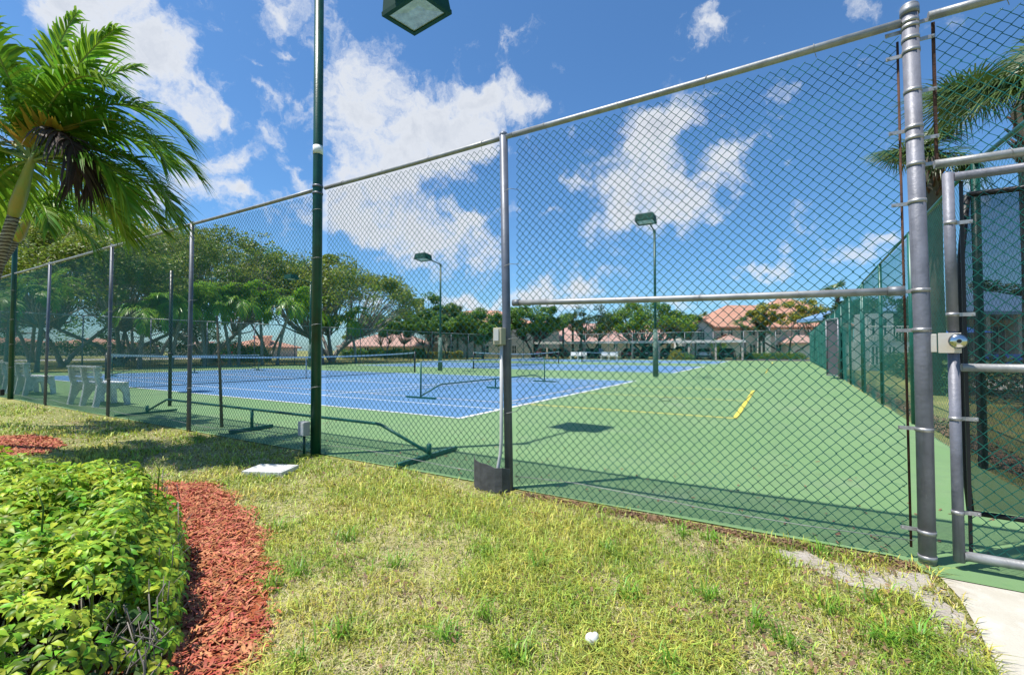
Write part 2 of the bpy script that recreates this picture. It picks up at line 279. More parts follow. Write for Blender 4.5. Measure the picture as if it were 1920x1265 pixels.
# ------------------------------------------------------------------ objects
WL = {}            # world location of every parent
def tag(o, label=None, cat=None, group=None, kind=None):
    if label: o['label'] = label
    if cat: o['category'] = cat
    if group: o['group'] = group
    if kind: o['kind'] = kind
    return o
def thing(name, label, cat, loc=(0, 0, 0), group=None):
    o = bpy.data.objects.new(name, None); COL.objects.link(o); o.location = tuple(loc); o.empty_display_size = .2
    WL[o.name] = np.array(loc, float); return tag(o, label, cat, group)
def fast(name, V, Fc, m, parent=None, smooth=False, nper=4):
    V = np.asarray(V, np.float32); Fc = np.asarray(Fc, np.int32).reshape(-1)
    off = WL.get(parent.name, np.zeros(3)) if parent else np.zeros(3)
    V = V - off
    me = bpy.data.meshes.new(name); me.vertices.add(len(V)); me.vertices.foreach_set('co', V.reshape(-1).astype(np.float32))
    nf = len(Fc)//nper
    me.loops.add(len(Fc)); me.loops.foreach_set('vertex_index', Fc); me.polygons.add(nf); me.polygons.foreach_set('loop_start', np.arange(0, len(Fc), nper, dtype=np.int32))
    try: me.polygons.foreach_set('loop_total', np.full(nf, nper, np.int32))
    except Exception: pass
    if smooth: me.polygons.foreach_set('use_smooth', np.ones(nf, bool))
    me.update(calc_edges=True); me.validate()
    me.materials.append(m)
    o = bpy.data.objects.new(name, me); COL.objects.link(o)
    if parent: o.parent = parent; WL[o.name] = off
    return o
class MB:
    def __init__(s): s.v = []; s.f = []; s.sm = []
    def add(s, vs, fs, sm=False):
        b = len(s.v); s.v += [tuple(map(float, x)) for x in vs]; s.f += [tuple(i+b for i in f) for f in fs]; s.sm += [sm]*len(fs); return s
    def box(s, c, d, rz=0.0, tilt=None):
        x, y, z = d[0]/2, d[1]/2, d[2]/2
        P = np.array([(-x,-y,-z),(x,-y,-z),(x,y,-z),(-x,y,-z),(-x,-y,z),(x,-y,z),(x,y,z),(-x,y,z)])
        if tilt is not None: P = P @ np.array(tilt).T
        ca, sa = math.cos(rz), math.sin(rz); Rz = np.array([[ca,-sa,0],[sa,ca,0],[0,0,1]])
        P = P @ Rz.T + np.array(c)
        return s.add(P, [(0,3,2,1),(4,5,6,7),(0,1,5,4),(1,2,6,5),(2,3,7,6),(3,0,4,7)])
    def hexa(s, P): return s.add(P, [(0,3,2,1),(4,5,6,7),(0,1,5,4),(1,2,6,5),(2,3,7,6),(3,0,4,7)])
    def tube(s, pts, r, n=10, caps=True, sm=True):
        pts = [np.array(p, float) for p in pts]; rs = r if isinstance(r, (list, tuple, np.ndarray)) else [r]*len(pts)
        V = []; k = len(pts); up = None
        for i, p in enumerate(pts):
            t = pts[min(i+1, k-1)] - pts[max(i-1, 0)]; t = t/(np.linalg.norm(t)+1e-9)
            if up is None:
                up = np.array([0, 0, 1.0]) if abs(t[2]) < .9 else np.array([1.0, 0, 0])
            a = np.cross(t, up); a /= np.linalg.norm(a)+1e-9; b = np.cross(a, t); up = b
            for j in range(n):
                w_ = 2*math.pi*j/n; V.append(p + rs[i]*(a*math.cos(w_)+b*math.sin(w_)))
        Fs = [(i*n+j, i*n+(j+1) % n, (i+1)*n+(j+1) % n, (i+1)*n+j) for i in range(k-1) for j in range(n)]
        s.add(V, Fs, sm)
        if caps:
            b = len(s.v)-len(V); s.f.append(tuple(b+j for j in range(n))[::-1]); s.sm.append(False)
            s.f.append(tuple(b+(k-1)*n+j for j in range(n))); s.sm.append(False)
        return s
    def quad(s, a, b, c, d): return s.add([a, b, c, d], [(0, 1, 2, 3)])
    def poly(s, P): return s.add(P, [tuple(range(len(P)))])
    def prism(s, P2, z0, z1):
        n = len(P2); V = [(x, y, z0) for x, y in P2]+[(x, y, z1) for x, y in P2]
        return s.add(V, [tuple(range(n))[::-1], tuple(range(n, 2*n))]+[(i, (i+1) % n, n+(i+1) % n, n+i) for i in range(n)])
    def extr(s, P, d):           # extrude polygon P (3d) by vector d
        n = len(P); P = [np.array(p, float) for p in P]; d = np.array(d, float)
        return s.add(P+[p+d for p in P], [tuple(range(n))[::-1], tuple(range(n, 2*n))]+[(i, (i+1) % n, n+(i+1) % n, n+i) for i in range(n)])
    def ball(s, c, r, nu=12, nv=8, v0=0.0):
        r = np.array(r if hasattr(r, '__len__') else (r, r, r)); V = []
        for i in range(nv+1):
            th = -math.pi/2 + (v0 + (1-v0)*i/nv)*math.pi
            for j in range(nu):
                ph = 2*math.pi*j/nu; V.append(np.array(c)+r*np.array([math.cos(th)*math.cos(ph), math.cos(th)*math.sin(ph), math.sin(th)]))
        return s.add(V, [(i*nu+j, i*nu+(j+1) % nu, (i+1)*nu+(j+1) % nu, (i+1)*nu+j) for i in range(nv) for j in range(nu)], True)
    def build(s, name, m, parent=None, bevel=0.0):
        off = WL.get(parent.name, np.zeros(3)) if parent else np.zeros(3)
        me = bpy.data.meshes.new(name); me.from_pydata([tuple(np.array(v)-off) for v in s.v], [], s.f); me.materials.append(m)
        me.polygons.foreach_set('use_smooth', s.sm); me.update()
        o = bpy.data.objects.new(name, me); COL.objects.link(o)
        if parent: o.parent = parent; WL[o.name] = off
        if bevel:
            b = o.modifiers.new('bevel', 'BEVEL'); b.width = bevel; b.segments = 2; b.limit_method = 'ANGLE'
        return o
def copy_tree(o, parent=None, loc=None, rz=None):
    c = o.copy(); COL.objects.link(c)
    if parent: c.parent = parent
    if loc is not None: c.location = tuple(loc)
    if rz is not None: c.rotation_euler = (0, 0, rz)
    for ch in list(o.children): copy_tree(ch, c)
    return c
def place(o, loc, rz=0.0): o.location = tuple(loc); o.rotation_euler = (0, 0, rz); return o
def struct(name, b, m): return tag(b.build(name, m), kind='structure')

# ------------------------------------------------------------------ setting: ground sheets
Z0 = -.012
struct('ground', MB().quad((-900, -300, Z0), (700, -300, Z0), (700, 1200, Z0), (-900, 1200, Z0)), M['lawn'])
XL, XR, YB = -34.4, 1.0, 53.5
struct('court_surface', MB().poly([(XL, .02, 0), (-.12, .02, 0), (.0, -.16, 0), (1.2, -.16, 0), (1.04, 2.5, 0), (1.45, 19, 0), (2.0, YB, 0), (-32.2, YB, 0)]), M['courtgreen'])
CX0, CX1 = -5.4, -29.17
COURTS = [2.95, 21.1, 39.25]
def strip(b, x0, y0, x1, y1, wd, z):
    if abs(x1-x0) < 1e-6: b.quad((x0-wd/2, y0, z), (x0+wd/2, y0, z), (x0+wd/2, y1, z), (x0-wd/2, y1, z))
    else: b.quad((x0, y0-wd/2, z), (x1, y0-wd/2, z), (x1, y0+wd/2, z), (x0, y0+wd/2, z))
blue = MB(); wl = MB(); cr = MB(); ye = MB()
for y0 in COURTS:
    y1 = y0+10.97
    blue.quad((CX1, y0, .004), (CX0, y0, .004), (CX0, y1, .004), (CX1, y1, .004))
    z = .008
    strip(wl, CX1-.03, y0, CX0+.03, y0, .06, z); strip(wl, CX1-.03, y1, CX0+.03, y1, .06, z)
    strip(wl, CX0-.02, y0+.03, CX0-.02, y1-.03, .10, z); strip(wl, CX1+.02, y0+.03, CX1+.02, y1-.03, .10, z)
    xa, xb = CX0-.07, CX1+.07
    strip(wl, xb, y0+1.37, xa, y0+1.37, .055, z); strip(wl, xb, y1-1.37, xa, y1-1.37, .055, z)
    for xs in (-17.3+6.4, -17.3-6.4): strip(wl, xs, y0+1.40, xs, y1-1.40, .055, z)
    strip(wl, -17.3-6.37, y0+5.485, -17.3+6.37, y0+5.485, .055, z)
    for (nx, s) in ((-8.1, 1), (-26.5, -1)):
        a, b_ = y0+2.36, y0+8.47; zc = .012
        xo = nx+s*6.75; xi = nx-s*6.75; kx = (nx+s*2.13, nx-s*2.13); edge = CX0+.03 if s > 0 else CX1-.03
        for yy in (a, b_):
            strip(cr, min(xi, edge), yy, max(xi, edge), yy, .05, zc); strip(ye, min(edge, xo), yy, max(edge, xo), yy, .06, zc)
        ym = (a+b_)/2
        strip(cr, min(kx[0], edge), ym, max(kx[0], edge), ym, .05, zc); strip(ye, min(edge, xo), ym, max(edge, xo), ym, .05, zc)
        strip(cr, min(xi, kx[1]), ym, max(xi, kx[1]), ym, .05, zc)
        for kk in kx: strip(cr, kk, a+.025, kk, b_-.025, .05, zc)
        strip(cr, xi, a+.025, xi, b_-.025, .05, zc); strip(ye, xo, a-.03, xo, b_+.03, .075, .016)
struct('court_blue_paint', blue, M['courtblue']); struct('court_white_lines', wl, M['line']); struct('court_tan_lines', cr, M['cream']); struct('court_yellow_lines', ye, M['yellow'])
struct('concrete_path', MB().poly([(.03, -.165, -.002), tuple(gp(1800, 1120, -.002)), tuple(gp(1840, 1190, -.002)), tuple(gp(1872, 1262, -.002)), (.0, -2.6, -.002), (1.25, -2.6, -.002), (1.25, -.165, -.002)]), M['concrete'])
sand = []
for x, y in [(1440,1022),(1560,1052),(1660,1066),(1735,1075),(1795,1130),(1838,1200),(1850,1262),(1838,1262),(1800,1210),(1740,1185),(1730,1130),(1690,1112),(1600,1095),(1540,1072),(1475,1052)]: sand.append(tuple(gp(x, y, -.006)))
def ragged(P, amp, step=.05, seed=3):
    rr = np.random.default_rng(seed); out = []
    for i in range(len(P)):
        p, q = np.array(P[i]), np.array(P[(i+1) % len(P)]); n_ = max(1, int(np.linalg.norm(q-p)/step))
        for k in range(n_):
            c = p+(q-p)*k/n_; c[:2] += rr.normal(0, amp, 2); out.append(tuple(c))
    return out
sand = ragged(sand, .022)
struct('sandy_soil', MB().poly(sand[::-1]), M['sand'])
bs = [(-26, .02, -.008)]+[(x, -.035+.03*math.sin(x*1.7)-.09*(x < -10)-.12*(x < -13), -.008) for x in np.linspace(-26, -.1, 60)]+[(-.1, .02, -.008)]
struct('bare_soil_strip', MB().poly(bs), M['lawn'])
mp = [(345,905),(400,908),(424,925),(460,960),(490,1000),(502,1080),(496,1160),(474,1230),(455,1265),(430,1360),(300,1500)]
MULCH = [tuple(gp(x, y, -.004)) for x, y in mp]+[(-2.2, -4.6, -.004), (-6.5, -4.6, -.004), (-5.6, -2.0, -.004)]
struct('mulch_bed', MB().poly(ragged(MULCH, .015)[::-1]), M['mulchbed'])
mp2 = [(-260,836),(-60,822),(60,816),(110,824),(118,836),(90,848),(20,856),(-100,866),(-300,880)]
MULCH2 = [tuple(gp(x, y, -.004)) for x, y in mp2]
struct('palm_mulch_bed', MB().poly(ragged(MULCH2, .02)[::-1]), M['mulchbed'])
struct('lawn_path', MB().quad((-90, -40, .0), (-78, -40, .0), (-62, 90, .0), (-70, 90, .0)), M['pathgrey'])
struct('parking_lot', MB().quad((-26, YB+2.5, -.004), (4, YB+2.5, -.004), (6, 68, -.004), (-30, 68, -.004)), M['asphalt'])

# ------------------------------------------------------------------ chain link
def chain(p0, p1, z0, z1, pitch=.065, r=.0023, drop=None):
    """woven diamond mesh from p0 to p1 (xy); every wire is a zigzag prism"""
    p0 = np.array([*p0, 0.0]); p1 = np.array([*p1, 0.0]); Ln = np.linalg.norm(p1-p0); u = (p1-p0)/Ln; nn = np.cross(u, [0, 0, 1.0])
    pitch = pitch/2; nc = int(Ln/pitch); hp = pitch*1.02; nk = int((z1-z0)/hp)+1
    i = np.arange(nc)[:, None]; k = np.arange(nk)[None, :]
    side = ((k+i) % 2)
    jit = RNG.normal(0, .0018, (nc, nk)) + .006*np.sin(i*pitch*2.1)*np.sin(k*hp*1.7)
    x = (i+side)*pitch - pitch*.5*0 + np.where(side > 0, r*.6, -r*.6) + jit
    z = z0 + k*hp + RNG.normal(0, .0008, (nc, nk))
    y = np.where(side > 0, 1, -1)*r*.9 + .012*np.sin(x*1.1)*np.sin(z*1.3) + .022*np.sin(x*2.3+1)*np.exp(-np.maximum(z-z0, 0)/.30)
    P = p0 + x[..., None]*u + y[..., None]*nn + z[..., None]*np.array([0, 0, 1.0])
    a = u*r*1.35; b = nn*r
    V = np.stack([P+a, P+b, P-a, P-b], 2).reshape(-1, 3)
    base = ((np.arange(nc)[:, None]*nk+np.arange(nk-1)[None, :])*4).reshape(-1)
    Fs = []
    for j in range(4):
        j2 = (j+1) % 4; Fs.append(np.stack([base+j, base+j2, base+4+j2, base+4+j], 1))
    return V, np.concatenate(Fs)
def merge(parts):
    V = []; Fc = []; o = 0
    for v, f in parts: V.append(v); Fc.append(f+o); o += len(v)
    return np.concatenate(V), np.concatenate(Fc)

POST = [(1739, 1048, 1704), (953, 916, 944), (363, 806, 360.5), (213.5, 779, 211.5), (110, 755.5, 112.5)]
H = 3.04
RAILY = -.0
PX = dict(gate=0.03, p1=-2.66, pole=-5.17, p2=-8.08, p3=-10.94, p4=-14.2, pole2=-16.64)
fence = thing('chain_link_fence', 'tall green chain link fence with grey posts along the near side of the courts', 'fence', (-2.66, 0, 0))
yo = {'p1': -.02}
# panels of woven mesh, hung on the court side of the posts
segs = [(-2.62, -.035), (-5.125, -2.69), (-34.2, -5.215)]
parts = [chain((a, .055), (b, .055), -.02 if b > -6 else -.02, H-.03) for a, b in segs]
V, Fc = merge(parts); fast('mesh', V, Fc, M['vinyl'], fence)
tops = {}
for key in ('p1', 'p2', 'p3', 'p4'):
    x = PX[key]; b = MB(); rr = dict(p1=.036, p2=.028, p3=.026, p4=.026)[key]
    tpx = dict(p1=944, p2=360.5, p3=211.5, p4=112.5)[key]
    d = ray(tpx, 400); t = (-CAM[1])/d[1]; xt = CAM[0]+d[0]*t          # slight lean read off the photo
    xt = x + max(-.06, min(.06, xt-x))
    b.tube([(x, 0, -.05), (xt, 0, H+.0)], rr, 16); tops[key] = xt
    b.ball((xt, 0, H), (rr*1.08, rr*1.08, rr*.9), 14, 6)
    po = b.build('post', M['greypaint'], fence)
    for z in (.62, 1.22, 1.85, 2.5):                                    # wire ties around the post
        tb = MB(); zz = z+.03*math.sin(z*9+x)
        tb.tube([(x+.05*math.cos(a), .05*math.sin(a)*.9, zz+.012*math.cos(a)+.01) for a in np.linspace(math.pi*.95, math.pi*2.05, 9)]+[(x+.07, .05, zz+.03)], .0025, 5)
        tb.build('wire_tie', M['galv_l'], po)
x = -19.4
while x > -34.5:
    MB().tube([(x, 0, -.05), (x, 0, H)], .027, 12).ball((x, 0, H), .029, 12, 6).build('post', M['greypaint'], fence); x -= 2.95
def rail(x0, x1, z0, z1, name='top_rail', r=.0215, m='galv_l', par=None, y=.0, ties=.62):
    b = MB(); n = 6
    b.tube([(x0+(x1-x0)*t, y, z0+(z1-z0)*t - .006*math.sin(math.pi*t)) for t in np.linspace(0, 1, n)], r, 14)
    o = b.build(name, M[m], par or fence)
    c = MB(); k = 0; TT = []
    for xs in np.arange(x0+.3, x1-.1, ties):
        t = (xs-x0)/(x1-x0); zc = z0+(z1-z0)*t
        sk = .03*math.sin(xs*7)
        pts = [(xs+sk*(a/math.pi-1), y+(r+.002)*math.cos(a), zc+(r+.002)*math.sin(a)) for a in np.linspace(-.4, math.pi*1.3, 10)]
        pts.append((xs+sk+.012, y+.02, zc-.05)); MB().tube(pts, .0019, 5).build('wire_tie', M['galv_l'], o)
    return o
rail(-2.62, -.045, H-.06+.04, H+.0, r=.0235)
rail(-5.10, -2.62, H-.03, H-.02)
for a, b in [(-8.08, -5.26), (-10.94, -8.08), (-14.2, -10.94), (-16.56, -14.2), (-19.4, -16.72), (-25.3, -19.4), (-34.3, -25.3)]: rail(a, b, H-.02, H-.02, ties=.9)
mr_ = rail(-2.60, -.07, 1.57, 1.503, 'middle_rail', r=.0225, ties=.58)
MB().tube([(-2.56, 0, 1.569), (-2.62, 0, 1.57)], .029, 12).build('rail_end', M['galv'], fence); MB().tube([(-.055, 0, 1.503), (-.13, 0, 1.505)], .028, 12).build('rail_end', M['galv'], fence)
# bottom tension wire and tension bar with bands
tw = MB()
for a, b in segs:
    n = max(4, int((b-a)/.5)); tw.tube([(a+(b-a)*i/n, .035+.01*math.sin(i*2.1), .10+.02*math.sin(i*1.3)) for i in range(n+1)], .0026, 5)
tw.build('tension_wire', M['galv_l'], fence)
MB().tube([(-.045, .045, .06), (-.052, .045, 2.96)], .0065, 6).build('tension_bar', M['rust'], fence)

# gate post with brace bands
gpst = thing('gate_post', 'thick grey steel gate post with a domed cap and clamped bands', 'gate post', (.03, 0, 0))
b = MB(); b.tube([(.014, 0, -.04), (.017, 0, 1.3), (-.004, 0, 3.08)], .0385, 24); pst = b.build('post_shaft', M['gatepost'], gpst)
b = MB(); b.tube([(-.004, 0, 3.07), (-.004, 0, 3.115)], .044, 24); b.ball((-.004, 0, 3.115), (.0435, .0435, .030), 20, 8); b.build('post_cap', M['galv'], gpst)
def xg(z): return .015 if z < 1.3 else .017-.021*(z-1.3)/1.78
for i, (z, s) in enumerate([(.17, -1), (.73, -1), (1.28, -1), (2.0, -1), (2.42, -1), (2.86, -1), (1.50, -1), (3.0, -1), (2.93, 1), (2.63, 1), (2.36, 1), (2.21, 1), (.035, 1), (3.03, 1)]):
    b = MB(); x = xg(z)
    b.tube([(x, 0, z-.011), (x, 0, z+.011)], .0415, 22)
    if z > .1 and s < 0: b.box((x-.066, .022, z), (.085, .008, .020)); b.tube([(x-.098, .008, z), (x-.098, .040, z)], .0055, 8)
    if z > .1 and s > 0: b.box((x+.066, .022, z), (.085, .008, .020)); b.tube([(x+.098, .008, z), (x+.098, .040, z)], .0055, 8)
    b.build('clamp_band', M['rustband'], gpst)

# right hand panel over the gate and the gate itself
over = thing('gate_overpanel', 'chain link panel with two rails above the gate', 'fence panel', (.6, 0, 2.2))
V, Fc = merge([chain((.12, .05), (1.17, .05), 2.20, 3.02)]); fast('mesh', V, Fc, M['vinyl'], over)
rail(.075, 1.18, 3.035, 3.045, 'rail', r=.0245, par=over, ties=.45); rail(.085, 1.18, 2.195, 2.19, 'rail', r=.0235, par=over, ties=.4)
MB().box((.105, .045, 2.62), (.016, .006, .80)).build('tension_bar', M['rust'], over)
cp = thing('corner_post', 'grey corner post at the far side of the gate', 'fence post', (1.22, 0, 0))
MB().tube([(1.22, 0, -.04), (1.22, 0, 3.08)], .045, 18).build('post_shaft', M['gatepost'], cp); MB().ball((1.22, 0, 3.08), (.048, .048, .035), 16, 6).build('post_cap', M['galv'], cp)

gate = thing('gate', 'closed grey pipe gate with chain link, mid rail and round lock', 'gate', (.65, .0, 0))
GX0, GX1 = .143, 1.13
b = MB(); b.tube([(GX0, 0, .04), (GX0, 0, 1.165)], .0245, 18); b.tube([(GX0, 0, 1.27), (GX0-.004, 0, 2.135)], .0245, 18); b.tube([(GX0, 0, 1.165), (GX0, 0, 1.27)], .020, 14); b.build('stile', M['gatepost'], gate)
MB().tube([(GX1, 0, .04), (GX1, 0, 2.12)], .029, 18).build('stile', M['gatepost'], gate)
MB().tube([(GX0+.02, 0, 2.11), (GX1, 0, 2.105)], .0235, 16).build('top_bar', M['gatepost'], gate)
MB().tube([(GX0+.03, 0, 1.075), (GX1, 0, 1.072)], .0215, 16).build('middle_bar', M['galv_l'], gate)
MB().tube([(GX0+.02, 0, .075), (GX1, 0, .07)], .025, 16).build('bottom_bar', M['galv_l'], gate)
V, Fc = chain((GX0+.05, .035), (GX1-.04, .035), .06, 2.10); fast('mesh', V, Fc, M['vinyl'], gate)
MB().box((GX0+.055, .03, 1.08), (.016, .006, 2.02)).build('tension_bar', M['black'], gate)
for z in (.30, .80, 1.36, 1.86):
    b = MB(); b.tube([(GX0, 0, z-.010), (GX0, 0, z+.010)], .0275, 18); b.box((GX0+.055, .012, z), (.075, .008, .02)); b.tube([(GX0+.085, .0, z), (GX0+.085, .03, z)], .006, 8); b.build('clamp_band', M['rustband'], gate)
b = MB(); b.box((GX0-.022, -.032, 1.206), (.092, .010, .108)); lk = b.build('lock_plate', M['plate'], gate, .002)
b = MB(); b.box((GX0-.088, -.010, 1.206), (.034, .03, .10)); b.build('strike_box', M['plate'], gate, .004)
b = MB(); b.tube([(GX0, -.04, 1.215), (GX0, -.055, 1.215)], .018, 14); b.tube([(GX0, -.052, 1.215), (GX0, -.062, 1.215), (GX0, -.08, 1.215), (GX0, -.092, 1.215), (GX0, -.096, 1.215)], [.020, .037, .040, .030, .012], 20); kn = b.build('knob', M['steel'], lk)
b = MB(); b.tube([(GX0, -.096, 1.215), (GX0, -.099, 1.215)], .010, 12); b.build('keyhole', M['blackmetal'], kn)
# black framed shade cloth tied to the inside of the gate
sf = thing('shade_screen', 'black framed dark mesh screen tied behind the gate', 'screen', (.7, .25, 0))
b = MB(); fr = [(.258, .17, 2.045), (.226, .17, 1.70), (.215, .17, 1.04), (.224, .17, .45), (.236, .17, .265)]
b.tube([fr[0], (1.12, .17, 2.04)], .017, 8); b.tube(fr, .0165, 8); b.tube([(.236, .17, .265), (1.12, .17, .25)], .015, 8); b.tube([(1.12, .17, .27), (1.12, .16, 2.02)], .014, 8); b.build('screen_frame', M['black'], sf)
b = MB(); b.poly([(.26, .178, 2.03), (.23, .178, 1.70), (.22, .178, 1.04), (.228, .178, .45), (.24, .178, .28), (1.10, .178, .27), (1.10, .178, 2.02)]); b.build('screen_cloth', M['shade'], sf)

# ------------------------------------------------------------------ side fence (right) and far fences
def fence_line(name, label, pts, h, sp, mesh_m, post_m, pitch, r, rail_m='galv', mid=False, low=0.0, prad=.032):
    f = thing(name, label, 'fence', (*pts[0], 0)); parts = []
    for (p, q) in zip(pts[:-1], pts[1:]):
        p = np.array(p, float); q = np.array(q, float); Ln = np.linalg.norm(q-p); n = max(1, round(Ln/sp))
        parts.append(chain(p, q, low, h-.02, pitch, r))
        for i in range(n+1):
            c = p+(q-p)*i/n; MB().tube([(c[0], c[1], -.05), (c[0], c[1], h)], prad, 10).build('post', M[post_m], f)
        for i in range(n):
            a = p+(q-p)*i/n; c = p+(q-p)*(i+1)/n; MB().tube([(a[0], a[1], h), (c[0], c[1], h)], .030 if rail_m == 'galv_l' else .021, 8).build('top_rail', M[rail_m], f)
    V, Fc = merge(parts); fast('mesh', V, Fc, M[mesh_m], f); return f
side = fence_line('side_fence', 'green chain link fence with teal posts down the right side of the courts', [(1.22, .1), (1.05, 2.95), (1.32, 12.5)], 3.05, 3.1, 'vinyl_far', 'teal', .0718, .0013, 'teal', prad=.036)
side2 = fence_line('side_fence', 'further run of the right side fence beyond the first bays up to the grey gate', [(1.36, 13.1), (1.62, 26.0)], 3.05, 3.1, 'vinyl_far', 'teal', .12, .0021, 'teal', prad=.036)
side3 = fence_line('side_fence', 'farthest run of the right side fence reaching the back corner past the grey gate', [(1.65, 27.6), (2.0, YB-.3)], 3.05, 3.2, 'vinyl_far', 'teal', .14, .0045, 'teal', prad=.036)
farf = fence_line('back_fence', 'grey railed chain link fence across the far end of the courts before the carport', [(2.0, YB), (-32.2, YB)], 3.3, 3.1, 'vinyl_far', 'galv', .22, .0058, 'galv_l')
leftf = fence_line('back_fence', 'grey railed chain link fence before the spreading trees on the left side of the courts', [(-32.2, YB-.2), (XL, .1)], 3.1, 3.1, 'vinyl_far', 'greypaint', .20, .0045, 'galv_l')
# grey gate in the right side fence
g2 = thing('side_gate', 'small pale framed gate with a grey screen swung open by the right fence', 'gate', (1.39, 19.16, 0))
b = MB(); A = (1.02, 20.19); B = (1.34, 19.16)
for (p, q) in (((A[0], A[1], .12), (A[0], A[1], 2.45)), ((B[0], B[1], .12), (B[0], B[1], 2.45)), ((A[0], A[1], 2.45), (B[0], B[1], 2.45)), ((A[0], A[1], .12), (B[0], B[1], .12))): b.tube([p, q], .028, 10)
b.build('gate_frame', M['galv'], g2)
MB().extr([(A[0]+.02, A[1]+.03, .16), (B[0]-.02, B[1]+.03, .16), (B[0]-.02, B[1]+.03, 2.41), (A[0]+.02, A[1]+.03, 2.41)], (0, .012, 0)).build('screen', M['shade_g'], g2)
g3 = thing('windscreen', 'teal windscreen cloth on the far fence bays beyond the grey gate', 'windscreen', (1.8, 36, 0))
M['tealcloth'] = mat('teal_windscreen_cloth', (.02, .20, .155), .85, var=.25, vscale=.9, alpha=.62)
MB().quad((1.62, 28.0, .1), (1.9, YB-.6, .1), (1.9, YB-.6, 2.95), (1.62, 28.0, 2.95)).build('cloth', M['tealcloth'], g3)

M['housing'] = mat('green_lamp_housing', (.006, .05, .034), .65, var=.2, vscale=6, spec=.25)
# ------------------------------------------------------------------ light poles
def lamp_head(root, c, yaw, tiltdeg=8, s=1.0):
    """rectangular floodlight: housing, lens frame, glass; faces down"""
    ca, sa = math.cos(yaw), math.sin(yaw); t = R_(tiltdeg)
    def T(x, y, z):
        y2 = y*math.cos(t)-z*math.sin(t); z2 = y*math.sin(t)+z*math.cos(t)
        return (c[0]+s*(x*ca-y2*sa), c[1]+s*(x*sa+y2*ca), c[2]+s*z2)
    a, d = .38, .30
    b = MB()
    b.hexa([T(-a*.93, -d*.93, .28), T(a*.93, -d*.93, .28), T(a*.93, d*.93, .28), T(-a*.93, d*.93, .28), T(-a, -d, .04), T(a, -d, .04), T(a, d, .04), T(-a, d, .04)][4:]+[T(-a*.93, -d*.93, .28), T(a*.93, -d*.93, .28), T(a*.93, d*.93, .28), T(-a*.93, d*.93, .28)])
    b.add([T(x_, y_, z_) for x_, y_, z_ in [(-.12, d*.8, .12), (.12, d*.8, .12), (.12, d+.12, .12), (-.12, d+.12, .12), (-.12, d*.8, .24), (.12, d*.8, .24), (.12, d+.12, .24), (-.12, d+.12, .24)]][:8], [(0,3,2,1),(4,5,6,7),(0,1,5,4),(1,2,6,5),(2,3,7,6),(3,0,4,7)])
    hs = b.build('lamp_housing', M['housing'], root)
    b = MB(); wv_ = .055
    for (x0, y0, x1, y1) in ((-a-.01, -d-.01, a+.01, -d+wv_), (-a-.01, d-wv_, a+.01, d+.01), (-a-.01, -d+wv_, -a+wv_, d-wv_), (a-wv_, -d+wv_, a+.01, d-wv_)):
        b.hexa([T(x0, y0, -.02), T(x1, y0, -.02), T(x1, y1, -.02), T(x0, y1, -.02), T(x0, y0, .038), T(x1, y0, .038), T(x1, y1, .038), T(x0, y1, .038)])
    b.build('lens_frame', M['housing'], hs)
    b = MB(); ai, di = a-wv_, d-wv_
    mid = T(0, 0, .036); P = [T(-ai, -di, .0), T(ai, -di, .0), T(ai, di, .0), T(-ai, di, .0)]
    q = [T(-.12, -.06, .036), T(.12, -.06, .036), T(.12, .06, .036), T(-.12, .06, .036)]
    b.add(P+q, [(0,1,5,4),(1,2,6,5),(2,3,7,6),(3,0,4,7),(4,5,6,7)]); b.build('reflector', M['reflector'], hs)
    return hs
def light_pole(label, x, y, h, arm, r0=.08, r1=.055, base=None, name='light_pole', full=False, neck=0.0, group='green court light poles'):
    p = thing(name, label, 'light pole', (x, y, 0), group)
    b = MB(); b.tube([(x, y, -.05), (x+neck*.5, y, h*.5), (x+neck, y, h)], [r0, (r0+r1)/2, r1], 20); b.build('pole', M['green'], p)
    xt = x+neck; az = arm
    dx, dy = math.sin(az), math.cos(az)
    b = MB(); b.tube([(xt, y, h-.06), (xt+dx*.12, y+dy*.12, h+.0), (xt+dx*1.15, y+dy*1.15, h+.16)], .03, 10); b.build('arm', M['green'], p)
    lamp_head(p, (xt+dx*1.5, y+dy*1.5, h+.02), -az+math.pi, -6)
    b = MB(); b.tube([(xt, y, h-.10), (xt, y, h+.03)], r1*1.2, 14); b.build('pole_cap', M['green'], p)
    if base: MB().tube([(x, y, 0), (x+neck*.1, y, base)], [r0*1.9, r0*1.45], 16).build('base_sleeve', M['teal_base'] if 'teal_base' in M else M['teal'], p)
    return p
M['teal_base'] = mat('mottled_base_sleeve', (.10, .16, .13), .8, var=.3, vscale=8)
lp = light_pole('thick green light pole rising in the near fence line with a white tape band', PX['pole'], -.03, 5.95, .09, .056, .050, neck=-.04)
b = MB(); b.tube([(PX['pole']-.0225, -.03, 3.40), (PX['pole']-.0235, -.03, 3.50)], .0548, 20); b.build('tape_band', M['offwhite'], lp)
b = MB(); b.tube([(PX['pole']-.02, -.03, 3.02), (PX['pole']-.02, -.03, 3.045)], .0585, 20); b.tube([(PX['pole']-.02, -.03, 2.94), (PX['pole']-.02, -.03, 2.962)], .0585, 20); b.build('clamp_band', M['greypaint'], lp)
for z in (.75, 1.45, 2.2, 2.75):
    MB().tube([(PX['pole']-.0065*z+.060*math.cos(a), -.03+.060*math.sin(a), z+.012*math.cos(a)) for a in np.linspace(math.pi, math.pi*2.1, 10)], .003, 5).build('wire_tie', M['galv_l'], lp)
b = MB(); b.box((-5.235, -.135, .30), (.115, .075, .155)); jb = b.build('junction_box', M['grey_plastic'], lp, .006)
b = MB(); b.box((-5.205, -.178, .30), (.045, .012, .135)); b.build('cover', M['white'], jb, .003)
